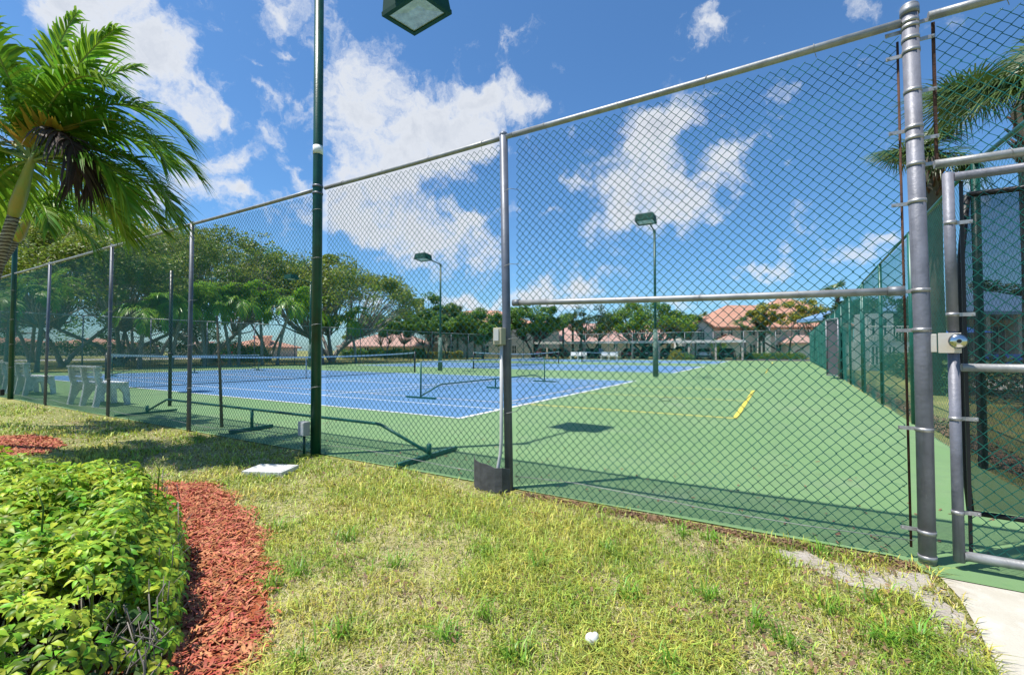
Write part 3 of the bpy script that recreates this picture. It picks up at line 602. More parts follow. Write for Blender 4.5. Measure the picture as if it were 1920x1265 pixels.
b = MB(); b.tube([(-5.235, -.13, -.03), (-5.235, -.13, .23)], .014, 10); b.build('conduit', M['green'], lp)
lp2 = light_pole('green light pole in the near fence behind the palm fronds at the left', PX['pole2'], 0.0, 5.95, 0.0, .052, .045)
for z in (.75, 1.3, 1.9, 2.6): MB().tube([(PX['pole2']+.055*math.cos(a), .055*math.sin(a), z+.012*math.cos(a)) for a in np.linspace(math.pi, math.pi*2.1, 8)], .003, 5).build('wire_tie', M['galv_l'], lp2)
b = MB(); b.box((PX['pole2']-.12, -.12, .16), (.10, .07, .14)); b.build('junction_box', M['black'], lp2)
light_pole('green light pole between the courts right of the big tree', -17.42, 17.0, 6.1, math.pi, .07, .05, base=1.9)
light_pole('green light pole with mottled base sleeve before the bright flat tree', -5.44, 17.27, 6.5, math.pi, .065, .05, base=2.1)
light_pole('distant green light pole beyond the nets before the spreading tree', -29.4, 17.2, 6.0, math.pi, .075, .055, base=1.6)

# timer box, conduit and rubber sheet on the second post
tbx = thing('switch_box', 'beige weatherproof switch box with a conduit on the grey fence post', 'switch box', (-2.70, -.06, 1.3))
b = MB(); b.box((-2.712, -.075, 1.285), (.085, .075, .145)); hb = b.build('housing', M['beige'], tbx, .006)
b = MB(); b.box((-2.718, -.116, 1.295), (.05, .010, .10)); b.build('window', M['conduit'], hb, .002)
b = MB(); b.tube([(-2.70, -.062, 1.21), (-2.70, -.062, .42), (-2.705, -.068, .30), (-2.725, -.09, .14), (-2.73, -.1, .0)], .0145, 12); b.build('conduit', M['conduit'], tbx)
rs = thing('rubber_sheet', 'bent black rubber sheet standing at the foot of the fence post', 'sheet', (-2.75, -.15, 0))
b = MB(); zt = [.25, .235, .222, .22, .20, .205, .19]; xs = [-2.99, -2.93, -2.86, -2.78, -2.70, -2.64, -2.60]; ys = [-.05, -.125, -.15, -.162, -.165, -.15, -.09]
P = []
for x_, y_, z_ in zip(xs, ys, zt): P += [(x_, y_, .0), (x_, y_, z_)]
for k in range(6): b.hexa([P[2*k], P[2*k+2], (P[2*k+2][0], P[2*k+2][1]+.006, 0), (P[2*k][0], P[2*k][1]+.006, 0), P[2*k+1], P[2*k+3], (P[2*k+3][0], P[2*k+3][1]+.006, P[2*k+3][2]), (P[2*k+1][0], P[2*k+1][1]+.006, P[2*k+1][2])])
b.build('sheet', M['rubber'], rs)

# irrigation valve box
vb = thing('valve_box', 'white plastic irrigation valve box lid in the grass by the light pole', 'valve box', (-4.98, -.67, 0))
c = gp(508, 876, .04); vz = math.atan2(1, 2.2)
b = MB(); b.box((c[0], c[1], .012), (.40, .28, .05), vz); b.box((c[0], c[1], .038), (.36, .24, .006), vz); b.build('lid', M['white'], vb, .012)
b = MB()
for k in range(9):
    o_ = -.17+k*.0425; b.box((c[0]+o_*math.cos(vz)+.142*math.sin(vz), c[1]+o_*math.sin(vz)-.142*math.cos(vz), .012), (.007, .006, .036), vz)
b.build('rim_ribs', M['offwhite'], vb)
c = gp(1109, 1208); sh = MB(); sh.ball((c[0], c[1], .022), (.026, .022, .024), 12, 8); sh.ball((c[0]+.012, c[1]+.01, .030), (.016, .015, .018), 10, 6)
tag(sh.build('stone', M['stone']), 'small white stone lying in the foreground grass', 'stone')

# ------------------------------------------------------------------ nets
def grid(P00, P10, P01, P11, nu, nv, r):
    """woven net between four corners as flat crossed cords"""
    b = MB(); P00, P10, P01, P11 = [np.array(p, float) for p in (P00, P10, P01, P11)]
    def at_(u, v): return (P00*(1-u)+P10*u)*(1-v)+(P01*(1-u)+P11*u)*v
    n = np.cross(P10-P00, P01-P00); n /= np.linalg.norm(n)
    for i in range(nu+1):
        u = i/nu; a, c = at_(u, 0), at_(u, 1); d = (P10-P00); d = d/np.linalg.norm(d)*r
        b.quad(a-d, a+d, c+d, c-d)
    for j in range(nv+1):
        v = j/nv; a, c = at_(0, v), at_(1, v); d = np.array([0, 0, r])
        b.quad(a-d, a+d, c+d, c-d)
    return b
def tennis_net(label, y0):
    x = -17.35; ya, yb = y0-.914, y0+11.88; ym = (ya+yb)/2
    t = thing('tennis_net', label, 'tennis net', (x, ym, 0), 'tennis nets across the courts')
    for yy in (ya, yb):
        p = MB().tube([(x, yy, -.02), (x, yy, 1.09)], .045, 14).ball((x, yy, 1.09), (.047, .047, .03), 12, 6).build('net_post', M['blackmetal'], t)
        MB().tube([(x-.03, yy, .75), (x-.12, yy, .75)], .02, 8).build('winch', M['black'], p)
    b = MB(); nn = 22
    for i in range(nn):
        def zz(u): return 1.07-.155*math.sin(math.pi*u)**.8
        u0, u1 = i/nn, (i+1)/nn; A = (x, ya+(yb-ya)*u0, 0); B = (x, ya+(yb-ya)*u1, 0)
        g = grid((x, A[1], .06), (x, B[1], .06), (x, A[1], zz(u0)-.06), (x, B[1], zz(u1)-.06), 9, 15, .0032)
        b.add(g.v, g.f)
        b2 = None
    b.build('net_cords', M['netblack'], t)
    b = MB()
    for i in range(nn):
        u0, u1 = i/nn, (i+1)/nn; za, zb = 1.07-.155*math.sin(math.pi*u0)**.8, 1.07-.155*math.sin(math.pi*u1)**.8
        ya_, yb_ = ya+(yb-ya)*u0, ya+(yb-ya)*u1
        b.hexa([(x-.008, ya_, za-.06), (x+.008, ya_, za-.06), (x+.008, yb_, zb-.06), (x-.008, yb_, zb-.06), (x-.008, ya_, za), (x+.008, ya_, za), (x+.008, yb_, zb), (x-.008, yb_, zb)])
    b.build('top_band', M['netband'], t)
    MB().tube([(x, ya, .055), (x, ym, .04), (x, yb, .055)], .012, 6).build('bottom_cable', M['netblack'], t)
    MB().box((x-.012, ym, .46), (.006, .05, .90)).build('centre_strap', M['netband'], t)
    return t
tennis_net('tennis net with a white band across the nearest blue court', COURTS[0])
tennis_net('tennis net across the middle court behind the grey fence post', COURTS[1])
tennis_net('tennis net across the farthest court in front of the white benches', COURTS[2])
def pickle_frame(name, label, group, x0=0.0, net=True, col='teal', rail_z=.30):
    """portable net on wheels: T feet, raised spine with slanted ends, middle leg; runs along +Y 0..6.7"""
    t = thing(name, label, 'portable net' if net else 'net frame', (0, 0, 0), group); Ln = 6.7
    for yy in (0, Ln):
        b = MB(); b.box((0, yy, .03), (.95, .038, .038)); b.build('foot', M[col], t)
        if net: MB().tube([(0, yy, .03), (0, yy, .90)], .020, 10).build('net_post', M['conduit'] if False else M['teal'], t)
        else: MB().tube([(0, yy, .03), (0, yy, .16)], .026, 10).build('socket', M[col], t)
    b = MB(); b.tube([(0, 0, .06), (0, .72, rail_z-.01), (0, .80, rail_z), (0, Ln-.80, rail_z), (0, Ln-.72, rail_z-.01), (0, Ln, .06)], .018, 10); b.build('spine', M[col], t)
    b = MB(); b.tube([(0, Ln/2, rail_z), (0, Ln/2, .04)], .022, 10); b.box((0, Ln/2, .03), (.62, .05, .045)); b.build('middle_leg', M[col], t)
    if net:
        g = grid((0, .03, .12), (0, Ln-.03, .12), (0, .03, .86), (0, Ln-.03, .86), 110, 14, .0018); g.build('net_cords', M['netblack'], t)
        MB().box((0, Ln/2, .885), (.010, Ln, .035)).build('top_band', M['netband'], t)
    return t
pn = pickle_frame('portable_net', 'portable low net on a teal stand on the near half of the first court', 'portable pickleball nets'); place(pn, (-8.17, 5.05, 0))
pn2 = copy_tree(pn, None, (-26.6, 5.2, 0), 0); pn2['label'] = 'portable low net on a teal stand beyond the first tennis net'
lf = pickle_frame('net_frame', 'bare teal portable net frame lying along the foot of the near fence', None, net=False, rail_z=.31)
place(lf, (-3.95, .47, 0), R_(90)); 

# leaning poles and black post
tag(MB().tube([(-8.01, .42, 0), (-8.09, .415, .9), (-8.19, .41, 1.70)], [.024, .02, .016], 8).build('leaning_stick', M['wood']), 'thin brown wooden stick standing just inside the near fence', 'stick')
bp = thing('black_post', 'slim black post standing inside the near fence by the net frame', 'post', (-11.71, 1.27, 0))
MB().tube([(-11.71, 1.27, 0), (-11.76, 1.27, 2.85)], .034, 10).build('post_shaft', M['blackmetal'], bp); MB().tube([(-11.72, 1.27, 1.05), (-11.72, 1.27, 1.12)], .05, 10).build('collar', M['black'], bp)
hp_ = MB(); c = gp(1254, 748); 
hp_.tube([(c[0]+.16*math.cos(a)*1.0, c[1]+.5*math.sin(a), .006) for a in np.linspace(0, 5.6, 16)], .005, 5); tag(hp_.build('loop_of_cord', M['netblack']), 'small loop of dark cord lying on the green court by the yellow line', 'cord')

# ------------------------------------------------------------------ benches
def bench(label, loc, rz, w_=1.25, group='white slatted benches beside the near court'):
    t = thing('bench', label, 'bench', (0, 0, 0), group)
    for i, x in enumerate((-w_/2+.06, 0, w_/2-.06)):
        # curved moulded leg: back support, seat arm, front leg in one outline (y = depth, z = height)
        out = [(-.02, 0), (.07, 0), (.10, .12), (.17, .27), (.26, .35), (.42, .36), (.50, .24), (.53, .0), (.62, 0), (.61, .2), (.58, .42), (.56, .45), (.14, .45), (.09, .55), (.06, .80), (-.02, .80), (.0, .62), (.04, .45), (.02, .25)]
        b = MB(); b.extr([(x-.035, -.05+y, z) for y, z in out], (.07, 0, 0)); b.build('leg', M['offwhite'], t)
    b = MB()
    for k in range(4): b.box((0, .13+k*.115, .468), (w_, .10, .036))
    b.build('seat', M['offwhite'], t, .004)
    b = MB()
    for k in range(3): b.box((0, .055-.012*k, .555+k*.10), (w_, .03, .075))
    b.box((0, -.012, .82), (w_+.06, .11, .035)); b.build('backrest', M['offwhite'], t, .004)
    return place(t, loc, rz)
bA = bench('white bench with three curved legs behind the third fence post', (-13.42, .40, 0), R_(4))
bB = copy_tree(bA, None, (-18.05, .42, 0), R_(3)); bB['label'] = 'white bench by the green light pole at the left edge'
bC = copy_tree(bA, None, (-19.9, .42, 0), R_(2)); bC['label'] = 'white bench partly cut off at the far left end of the near fence'
def far_bench(label, px, w_):
    c = gp(px, 674.5); t = thing('bench', label, 'bench', (0, 0, 0), 'white benches at the far fence')
    MB().box((0, 0, .45), (w_, .45, .05)).build('seat', M['offwhite'], t); b = MB(); b.box((-w_/4-.02, .2, .74), (w_/2-.06, .05, .42)); b.box((w_/4+.02, .2, .74), (w_/2-.06, .05, .42)); b.build('backrest', M['offwhite'], t)
    for x in (-w_/2+.1, 0, w_/2-.1):
        b = MB(); b.box((x, -.16, .21), (.07, .07, .42)); b.box((x, .2, .30), (.07, .06, .60)); b.build('leg', M['offwhite'], t)
    return place(t, (c[0], 51.6, 0), R_(0))
fb1 = far_bench('white bench at the far fence left of its twin', 1084, 2.2)
fb1.location = (pd(1086, 670, 62)[0], 0, 0)
def atY(px, Y):
    d = ray(px, 655); t = (Y-CAM[1])/d[1]; return CAM[0]+d[0]*t
fb1.location = (atY(1084, 51.3), 51.3, 0)
fb2 = far_bench('white bench at the far fence nearer the red car', 1144, 2.2); fb2.location = (atY(1142, 51.3), 51.3, 0)

# ------------------------------------------------------------------ vegetation builders
FH = np.array([math.sin(YAW), math.cos(YAW), 0.0]); RH = _R
def hp(px, D, z=0.0):
    p = CAM + FH*D + RH*((px-960)/F_PX*D); return np.array([p[0], p[1], z])
def unit(v): return v/(np.linalg.norm(v, axis=-1, keepdims=True)+1e-9)
def leaf_quads(P, size, flat=.5, aspect=.55, rng=RNG, sz_var=.35):
    """kite-shaped leaves at points P with random headings"""
    n = len(P); nr = rng.normal(size=(n, 3)); nr[:, 2] = np.abs(nr[:, 2])+flat; nr = unit(nr)
    a = unit(np.cross(nr, rng.normal(size=(n, 3)))); b = np.cross(nr, a)
    s = (size*(1+rng.uniform(-sz_var, sz_var, n)))[:, None]
    V = np.stack([P-a*s*.5, P+b*s*aspect*.5-a*s*.05, P+a*s*.5-nr*s*.08, P-b*s*aspect*.5-a*s*.05], 1).reshape(-1, 3)
    return V, np.arange(n*4).reshape(-1, 4)
def tree(label, base, H, rx, ry, zlo, leaf, n, lsz, K=40, trunks=1, tr=.25, bark='bark', rc=None, fork=.35, seed=1, name='broadleaf_tree', cat='tree', group=None, lean=(0, 0), shape='dome', spreadtrunk=.3):
    rng = np.random.default_rng(seed); base = np.array(base, float); t = thing(name, label, cat, base, group)
    C = []
    for k in range(K):
        rho = math.sqrt(rng.uniform(0, 1)); ph = rng.uniform(0, 2*math.pi)
        if shape == 'dome': zz = zlo+(H-zlo)*(math.sqrt(max(0, 1-rho**2.2))*rng.uniform(.55, .95)+rng.uniform(0, .12))
        elif shape == 'flat': zz = zlo+(H-zlo)*(rng.uniform(.35, .9)*(1-.45*rho**2))
        else: zz = zlo+(H-zlo)*(.5+.47*rng.uniform(-1, 1)*math.sqrt(max(0, 1-rho**2)))
        C.append([base[0]+lean[0]+rx*rho*math.cos(ph), base[1]+lean[1]+ry*rho*math.sin(ph), zz])
    C = np.array(C); rc = rc or .24*min(rx, ry)
    w_ = rng.dirichlet(np.ones(K)*4)*n; P = []
    for c, m in zip(C, w_.astype(int)):
        q = rng.normal(size=(m, 3)); q = unit(q)*rng.uniform(.25, 1, (m, 1))**.5
        P.append(c+q*np.array([rc, rc, rc*.62])*rng.uniform(.65, 1.25))
    P = np.concatenate(P); V, Fc = leaf_quads(P, lsz, rng=rng)
    b = MB(); z0 = H*fork
    forks = []
    for i in range(trunks):
        a = 2*math.pi*(i+.2)/max(1, trunks)+seed; sp = spreadtrunk*H*.5 if trunks > 1 else .04*H
        f = base+np.array([math.cos(a)*sp+lean[0]*.3, math.sin(a)*sp+lean[1]*.3, z0*rng.uniform(.8, 1.15)])
        m = base+np.array([math.cos(a)*sp*.35, math.sin(a)*sp*.35, z0*.45])
        st = base+np.array([math.cos(a)*tr*.5*(trunks > 1), math.sin(a)*tr*.5*(trunks > 1), -.1])
        b.tube([st, st+np.array([0, 0, .25]), m, f], [tr*1.5, tr, tr*.8, tr*.62], 8, caps=False); forks.append(f)
    for c in C:
        f = min(forks, key=lambda q: np.linalg.norm((q-c)[:2])); v = c-f; Lr = np.linalg.norm(v)
        m1 = f+v*.35+np.array([rng.normal(0, .05)*Lr, rng.normal(0, .05)*Lr, -.04*Lr]); m2 = f+v*.7+np.array([rng.normal(0, .05)*Lr, rng.normal(0, .05)*Lr, .03*Lr])
        b.tube([f, m1, m2, c], [tr*.38, tr*.26, tr*.15, tr*.05], 5, caps=False)
        for _ in range(2):
            e = c+rng.normal(size=3)*rc*.7; b.tube([m2, (m2+e)/2+rng.normal(size=3)*.05*Lr, e], [tr*.12, tr*.08, tr*.03], 4, caps=False)
    b.build('trunk', M[bark], t); fast('crown', V, Fc, M[leaf], t)
    return t
def shrub(label, base, r, h, leaf, n, lsz, seed=1, name='shrub', cat='shrub', group=None, flowers=0):
    rng = np.random.default_rng(seed); base = np.array(base, float); t = thing(name, label, cat, base, group)
    q = unit(rng.normal(size=(n, 3)))*(rng.uniform(.2, 1, (n, 1))**.4); q[:, 2] = np.abs(q[:, 2])
    bump = 1+.18*np.sin(q[:, :1]*7+seed)*np.cos(q[:, 1:2]*6)
    P = base+q*np.array([r[0], r[1], h])*bump+np.array([0, 0, .05])
    V, Fc = leaf_quads(P, lsz, rng=rng); fast('foliage', V, Fc, M[leaf], t)
    b = MB()
    for i in range(7):
        a = i*.9; e = base+np.array([math.cos(a)*r[0]*.6, math.sin(a)*r[1]*.6, h*.8]); b.tube([base-np.array([0, 0, .05]), (base+e)/2+np.array([0, 0, .1*h]), e], [.035, .025, .01], 5, caps=False)
    b.build('stem', M['bark_d'], t)
    if flowers:
        P = base+q[:flowers]*np.array([r[0], r[1], h])*1.08; V, Fc = leaf_quads(P, lsz*1.2, rng=rng); fast('blossom', V, Fc, M['flower'], t)
    return t
def hedge(label, a, b_, wd, h, leaf, n, lsz, seed=1, group=None, name='hedge'):
    rng = np.random.default_rng(seed); a = np.array(a, float); b_ = np.array(b_, float); t = thing(name, label, 'hedge', (a+b_)/2, group)
    u = (b_-a); Ln = np.linalg.norm(u); u /= Ln; v = np.array([-u[1], u[0], 0])
    s = rng.uniform(0, Ln, n); f = rng.uniform(-1, 1, n); z = rng.uniform(.02, 1, n)**.7
    hh = h*(1+.10*np.sin(s*2.3+seed)+.07*np.sin(s*5.1))
    keep = (np.abs(f) > .6) | (z > .7) | (rng.uniform(size=n) < .3)
    P = (a+u*s[:, None]+v*(f*wd/2)[:, None]+np.array([0, 0, 1])*(z*hh)[:, None])[keep]
    V, Fc = leaf_quads(P, lsz, rng=rng); fast('foliage', V, Fc, M[leaf], t)
    return t

def frond_geo(base, d, Ln, droop, nl, ll, lw, hang=.5, wind=(0, 0, 0), seed=0, start=.14, keel=.35, st=4, ragged=.12, curl=0.0):
    """pinnate frond: returns leaflet verts, faces, rachis points"""
    rng = np.random.default_rng(seed); d = np.array(d, float); d /= np.linalg.norm(d)
    hxy = d.copy(); hxy[2] = 0; hn = np.linalg.norm(hxy); hxy = hxy/hn if hn > .05 else np.array([1.0, 0, 0])
    el = math.atan2(d[2], hn); m = 26; pts = [np.array(base, float)]; tg = []; sv = np.cross(hxy, [0, 0, 1.0])
    for i in range(m):
        s = (i+.5)/m; e = el-R_(droop)*s**1.35; a = curl*s*s
        dv = hxy*math.cos(e)*math.cos(a)+sv*math.cos(e)*math.sin(a)+np.array([0, 0, math.sin(e)]); tg.append(dv); pts.append(pts[-1]+dv*Ln/m)
    pts = np.array(pts); tg = np.array(tg+[tg[-1]])
    s = np.linspace(start, .995, nl); idx = s*m; i0 = np.floor(idx).astype(int); fr = (idx-i0)[:, None]; i1 = np.minimum(i0+1, m)
    P = pts[i0]*(1-fr)+pts[i1]*fr; T = unit(tg[i0]*(1-fr)+tg[i1]*fr)
    Vs = []
    for side in (-1, 1):
        S = unit(np.cross(T, np.array([0, 0, 1.0])))*side; Nn = np.cross(S, T)*side
        Nn = np.where(Nn[:, 2:3] < 0, -Nn, Nn)
        a = R_(28)+R_(38)*s[:, None]**1.5+rng.normal(0, .07, (nl, 1)); k = keel+rng.normal(0, .10, (nl, 1))
        D0 = unit(S*np.cos(a)+T*np.sin(a)+Nn*k)
        l_ = (ll*(.45+.75*np.sin(np.pi*np.clip(s*.92+.05, 0, 1))**.8)*(1-.35*s)*(1+rng.normal(0, ragged, nl)))[:, None]
        stn = []
        g = np.array([0, 0, -1.0])*hang*(1+rng.normal(0, .25, (nl, 1)))+np.array(wind)
        wprof = [.55, 1.0, .85, .45, .06] if st == 4 else ([.6, 1, .07] if st == 2 else [.6, 1.0, .7, .06])
        for j in range(st+1):
            t = j/st; c = P+D0*l_*t*(1-.12*t)+g*l_*t*t
            wd = unit(T-D0*np.sum(T*D0, 1, keepdims=True)+Nn*.25)*lw*wprof[j]*.5
            stn.append(c-wd); stn.append(c+wd)
        Vs.append(np.stack(stn, 1))
    V = np.concatenate(Vs).reshape(-1, 3); k2 = 2*(st+1); nb = 2*nl
    b0 = (np.arange(nb)*k2)[:, None]; Fc = []
    for j in range(st): Fc.append(np.concatenate([b0+2*j, b0+2*j+1, b0+2*j+3, b0+2*j+2], 1))
    return V, np.concatenate(Fc), pts
def palm(label, base, top, fr, tr=.09, shaft=.0, leafmat='frond', name='palm_tree', group=None, nl=22, ll=.5, lw=.05, seed=1, hang=.5, wind=(0, 0, 0), st=3, separate=False, bark='palmbark', cat='palm tree', bulge=1.25):
    """fr: list of (dx, dy, dz, length, droop, material or None)"""
    base = np.array(base, float); top = np.array(top, float); t = thing(name, label, cat, base, group)
    v = top-base; pts = [base-np.array([0, 0, .1])]+[base+v*s+np.array([-v[0], -v[1], 0])*.16*math.sin(math.pi*s) for s in np.linspace(.04, 1, 24)]
    rr = [tr*bulge]*2+[tr*(1.05-.15*i/22)*(1+.035*(i % 2)) for i in range(23)]
    MB().tube(pts, rr, 14).build('trunk', M[bark], t)
    apex = top
    if shaft:
        dv = unit(pts[-1]-pts[-3]); apex = top+dv*shaft
        MB().tube([top-dv*.02, top+dv*shaft*.15, top+dv*shaft*.5, apex-dv*.05, apex+dv*.12], [tr*.95, tr*1.18, tr*1.0, tr*.62, tr*.25], 16).build('crownshaft', M['crownshaft'], t)
    parts = {}; rach = MB()
    for i, (dx, dy, dz, Ln, dr, mm) in enumerate(fr):
        hg = hang*(1.5 if mm == 'frond_dead' else 1)
        V, Fc, rp = frond_geo(apex, (dx, dy, dz), Ln, dr, nl, ll, lw, hg, wind, seed*100+i, st=st, curl=((i*37) % 7-3)*.08)
        r_ = [tr*.22*(1-.85*k/len(rp))+.003 for k in range(len(rp))]
        if separate:
            o = fast('frond', V, Fc, M[mm or leafmat], t); MB().tube(rp, r_, 6, caps=False).build('stalk', M['rachis'] if mm != 'frond_dead' else M['frond_dead'], o)
        else:
            parts.setdefault(mm or leafmat, []).append((V, Fc)); rach.tube(rp[::3], r_[::3], 4, caps=False)
    if not separate:
        for mm, ps in parts.items(): V, Fc = merge(ps); fast('crown', V, Fc, M[mm], t)
        rach.build('frond_stalks', M['rachis'], t)
    return t
def ring_fronds(n, Ln, seed, e0=-15, e1=75, dr=(55, 95)):
    rng = np.random.default_rng(seed); out = []
    for i in range(n):
        a = i*2.399+rng.normal(0, .1); e = R_(e0+(e1-e0)*((i*.618) % 1)); out.append((math.cos(a)*math.cos(e), math.sin(a)*math.cos(e), math.sin(e), Ln*rng.uniform(.85, 1.1), rng.uniform(*dr), None))
    return out
def fan_leaf(base, d, pet, rad, nseg, wd, seed=0, droop=.35):
    rng = np.random.default_rng(seed); d = np.array(d, float); d /= np.linalg.norm(d); base = np.array(base, float)
    c = base+d*pet+np.array([0, 0, -.12*pet]); s = np.cross(d, [0, 0, 1.0]); s /= np.linalg.norm(s)+1e-6; up = np.cross(s, d)
    tl = rng.normal(0, .25); s = s*math.cos(tl)+up*math.sin(tl); up = np.cross(s, d)
    a = np.linspace(-2.05, 2.05, nseg)+rng.normal(0, .02, nseg); L_ = rad*(1-.22*np.abs(a)/2.05)*(1+rng.normal(0, .05, nseg))
    D = np.cos(a)[:, None]*d+np.sin(a)[:, None]*s; Wd = -np.sin(a)[:, None]*d+np.cos(a)[:, None]*s
    Vs = []
    for t, w_ in ((.0, .25), (.35, 1.0), (.7, .8), (1.0, .06)):
        z = (-droop*(t**2.2)*(1+rng.normal(0, .25, nseg)))[:, None]*L_[:, None]*np.array([0, 0, 1.0])+up*(.16*math.sin(t*math.pi))*L_[:, None]
        P = c+D*L_[:, None]*t+z; Vs.append(P-Wd*wd*w_*.5); Vs.append(P+Wd*wd*w_*.5+up*wd*.15)
    V = np.stack(Vs, 1).reshape(-1, 3); b0 = (np.arange(nseg)*8)[:, None]
    Fc = np.concatenate([np.concatenate([b0+2*j, b0+2*j+1, b0+2*j+3, b0+2*j+2], 1) for j in range(3)])
    return V, Fc, c
def fan_palm(label, base, ztop, nleaf=22, rad=.75, pet=.8, tr=.16, nseg=26, wd=.035, seed=1, group=None, bark='bark_d', separate=False):
    base = np.array(base, float); t = thing('fan_palm', label, 'palm tree', base, group); top = base+np.array([0, 0, ztop])
    MB().tube([base-np.array([0, 0, .1]), base+np.array([0, 0, ztop*.5]), top-np.array([0, 0, .9*pet]), top-np.array([0, 0, .3]), top], [tr*1.1, tr*.9, tr*.95, tr*1.35, tr*.7], 12).build('trunk', M[bark], t)
    rng = np.random.default_rng(seed); parts = []; st = MB()
    for i in range(nleaf):
        a = i*2.399+rng.normal(0, .15); e = R_(-50+125*((i*.618) % 1))
        d = (math.cos(a)*math.cos(e), math.sin(a)*math.cos(e), math.sin(e)); V, Fc, c = fan_leaf(top, d, pet*rng.uniform(.8, 1.15), rad*rng.uniform(.85, 1.1), nseg, wd, seed*100+i, droop=rng.uniform(.04, .30))
        parts.append((V, Fc)); st.tube([top, (top+c)/2+np.array([0, 0, .03]), c], [.02, .014, .008], 4, caps=False)
    V, Fc = merge(parts); fast('crown', V, Fc, M['fan'], t); st.build('frond_stalks', M['rachis'], t)
    # ragged boots and fibre under the crown
    bt = MB()
    for k in range(26):
        a = k*2.4; z = ztop-.35-.03*k; r = tr*1.15; bt.tube([base+np.array([math.cos(a)*r*.7, math.sin(a)*r*.7, z-.12]), base+np.array([math.cos(a)*r*1.5, math.sin(a)*r*1.5, z+.10])], [.035, .015], 4)
    bt.build('leaf_boots', M['rust'], t); return t

# ------------------------------------------------------------------ foreground palm, left
def dirp(phi, el):          # phi measured in the picture's ground frame: 0 right, 90 away
    p, e = R_(phi), R_(el); v = (RH*math.cos(p)+FH*math.sin(p))*math.cos(e); return v[0], v[1], math.sin(e)
def fl(L_): return [(*dirp(p, e), l, d, m) for p, e, l, d, m in L_]
ptop = pd(27, 400, 4.95); pbase = gp(-75, 838)
FR1 = fl([(5, 64, 2.15, 118, None), (-6, 47, 2.05, 112, None), (12, 30, 1.85, 112, None), (-4, 14, 1.65, 88, None), (0, 86, 1.85, 22, None), (-8, 71, 1.85, 38, None), (40, 78, 1.8, 45, None), (180, 80, 1.8, 30, None), (180, 55, 1.9, 90, None), (172, 30, 1.8, 100, None),
          (70, 60, 1.9, 95, None), (95, 42, 1.8, 100, None), (60, 30, 1.8, 95, None), (45, 8, 1.5, 75, None), (120, 65, 1.9, 85, None), (140, 35, 1.8, 95, None), (205, 60, 1.8, 95, None), (230, 75, 1.7, 60, None), (-90, 80, 1.6, 40, None), (85, 10, 1.5, 80, None), (30, 52, 2.0, 110, None), (-25, 66, 1.9, 100, None), (160, 5, 1.4, 80, None), (-150, 20, 1.5, 90, None)])
FR1 = [(a, b, c, l*.90, d*1.08, m) for a, b, c, l, d, m in FR1]
palm_a = palm('large windblown palm with yellow green crownshaft and a dead brown frond at the left', pbase, ptop, FR1, tr=.056, shaft=.64, nl=56, ll=.54, lw=.034, seed=5, hang=.50, wind=(RH[0]*.20, RH[1]*.20, -.05), st=4, separate=True)
apex = ptop+unit(ptop-pbase)*.60
def extra(mm, phi, el, Ln, dr, nl=44, ll=.5, lw=.032, hang=.6, seed=77, start=.14):
    V, Fc, rp = frond_geo(apex, dirp(phi, el), Ln, dr, nl, ll, lw, hang, (.03, .02, 0), seed, start=start)
    o = fast('frond', V, Fc, M[mm], palm_a); o['label'] = 'dead dark brown frond hanging down' if mm == 'frond_dead' else 'yellowing short frond'
    MB().tube(rp, [.020*(1-.85*k/len(rp))+.003 for k in range(len(rp))], 6, caps=False).build('stalk', M['rachis'] if mm != 'frond_dead' else M['frond_dead'], o)
extra('frond_dead', -22, 42, 1.35, 150, nl=34, ll=.40, lw=.036, hang=.9, seed=9, start=.35); extra('frond_dead', -12, 30, 1.2, 130, nl=20, ll=.32, lw=.034, hang=1.0, seed=11, start=.4)
extra('frond_y', -25, 38, .80, 60, nl=26, ll=.34, lw=.042, hang=-.1, seed=13, start=.2); extra('frond_y', 160, 48, .8, 70, nl=22, ll=.34, lw=.038, hang=.1, seed=14, start=.3)
FR2 = fl([(0, 45, 1.25, 125, None), (30, 60, 1.25, 110, None), (-30, 35, 1.15, 120, None), (70, 45, 1.2, 105, None), (-70, 50, 1.1, 110, None), (110, 60, 1.2, 100, None), (160, 50, 1.25, 110, None), (200, 40, 1.2, 110, None), (240, 55, 1.2, 105, None), (-90, 70, 1.1, 80, None), (15, 72, 1.2, 90, None), (10, 15, 1.1, 100, None), (-10, 60, 1.2, 120, None)])
palm_b = palm('smaller palm with drooping fronds partly hidden behind the large one at the left edge', gp(-130, 800), pd(30, 448, 6.9), FR2, tr=.065, shaft=.35, nl=40, ll=.42, lw=.032, seed=6, hang=.6, wind=(.1, .06, 0), st=3, separate=True)

# ------------------------------------------------------------------ trees beyond the left fence
GT = 'spreading trees beyond the left fence'
tree('spreading tree with a forked trunk behind the left bench, farthest left', hp(118, 32), hz(440, 32), 7.5, 7.0, 3.0, 'leaf_olive', 20000, .23, K=85, trunks=3, tr=.17, seed=3, fork=.30, spreadtrunk=.5, rc=1.35)
tree('spreading tree with thick leaning limbs behind the third fence post', hp(226, 35), hz(405, 35), 8.5, 7.0, 3.2, 'leaf_olive', 24000, .24, K=105, trunks=4, tr=.19, seed=4, fork=.28, spreadtrunk=.6, rc=1.35)
tree('wide spreading tree with a broad multi stemmed trunk left of the thick green light pole', hp(392, 41), hz(432, 41), 9.0, 7.5, 3.8, 'leaf_olive', 27000, .25, K=125, trunks=5, tr=.20, seed=8, fork=.26, spreadtrunk=.5, rc=1.4)
tree('biggest domed tree right of the thick green light pole with a massive trunk', hp(622, 47), hz(492, 47), 8.6, 8.0, 4.6, 'leaf_olive', 25000, .26, K=125, trunks=5, tr=.24, seed=9, fork=.24, spreadtrunk=.42, rc=1.35)
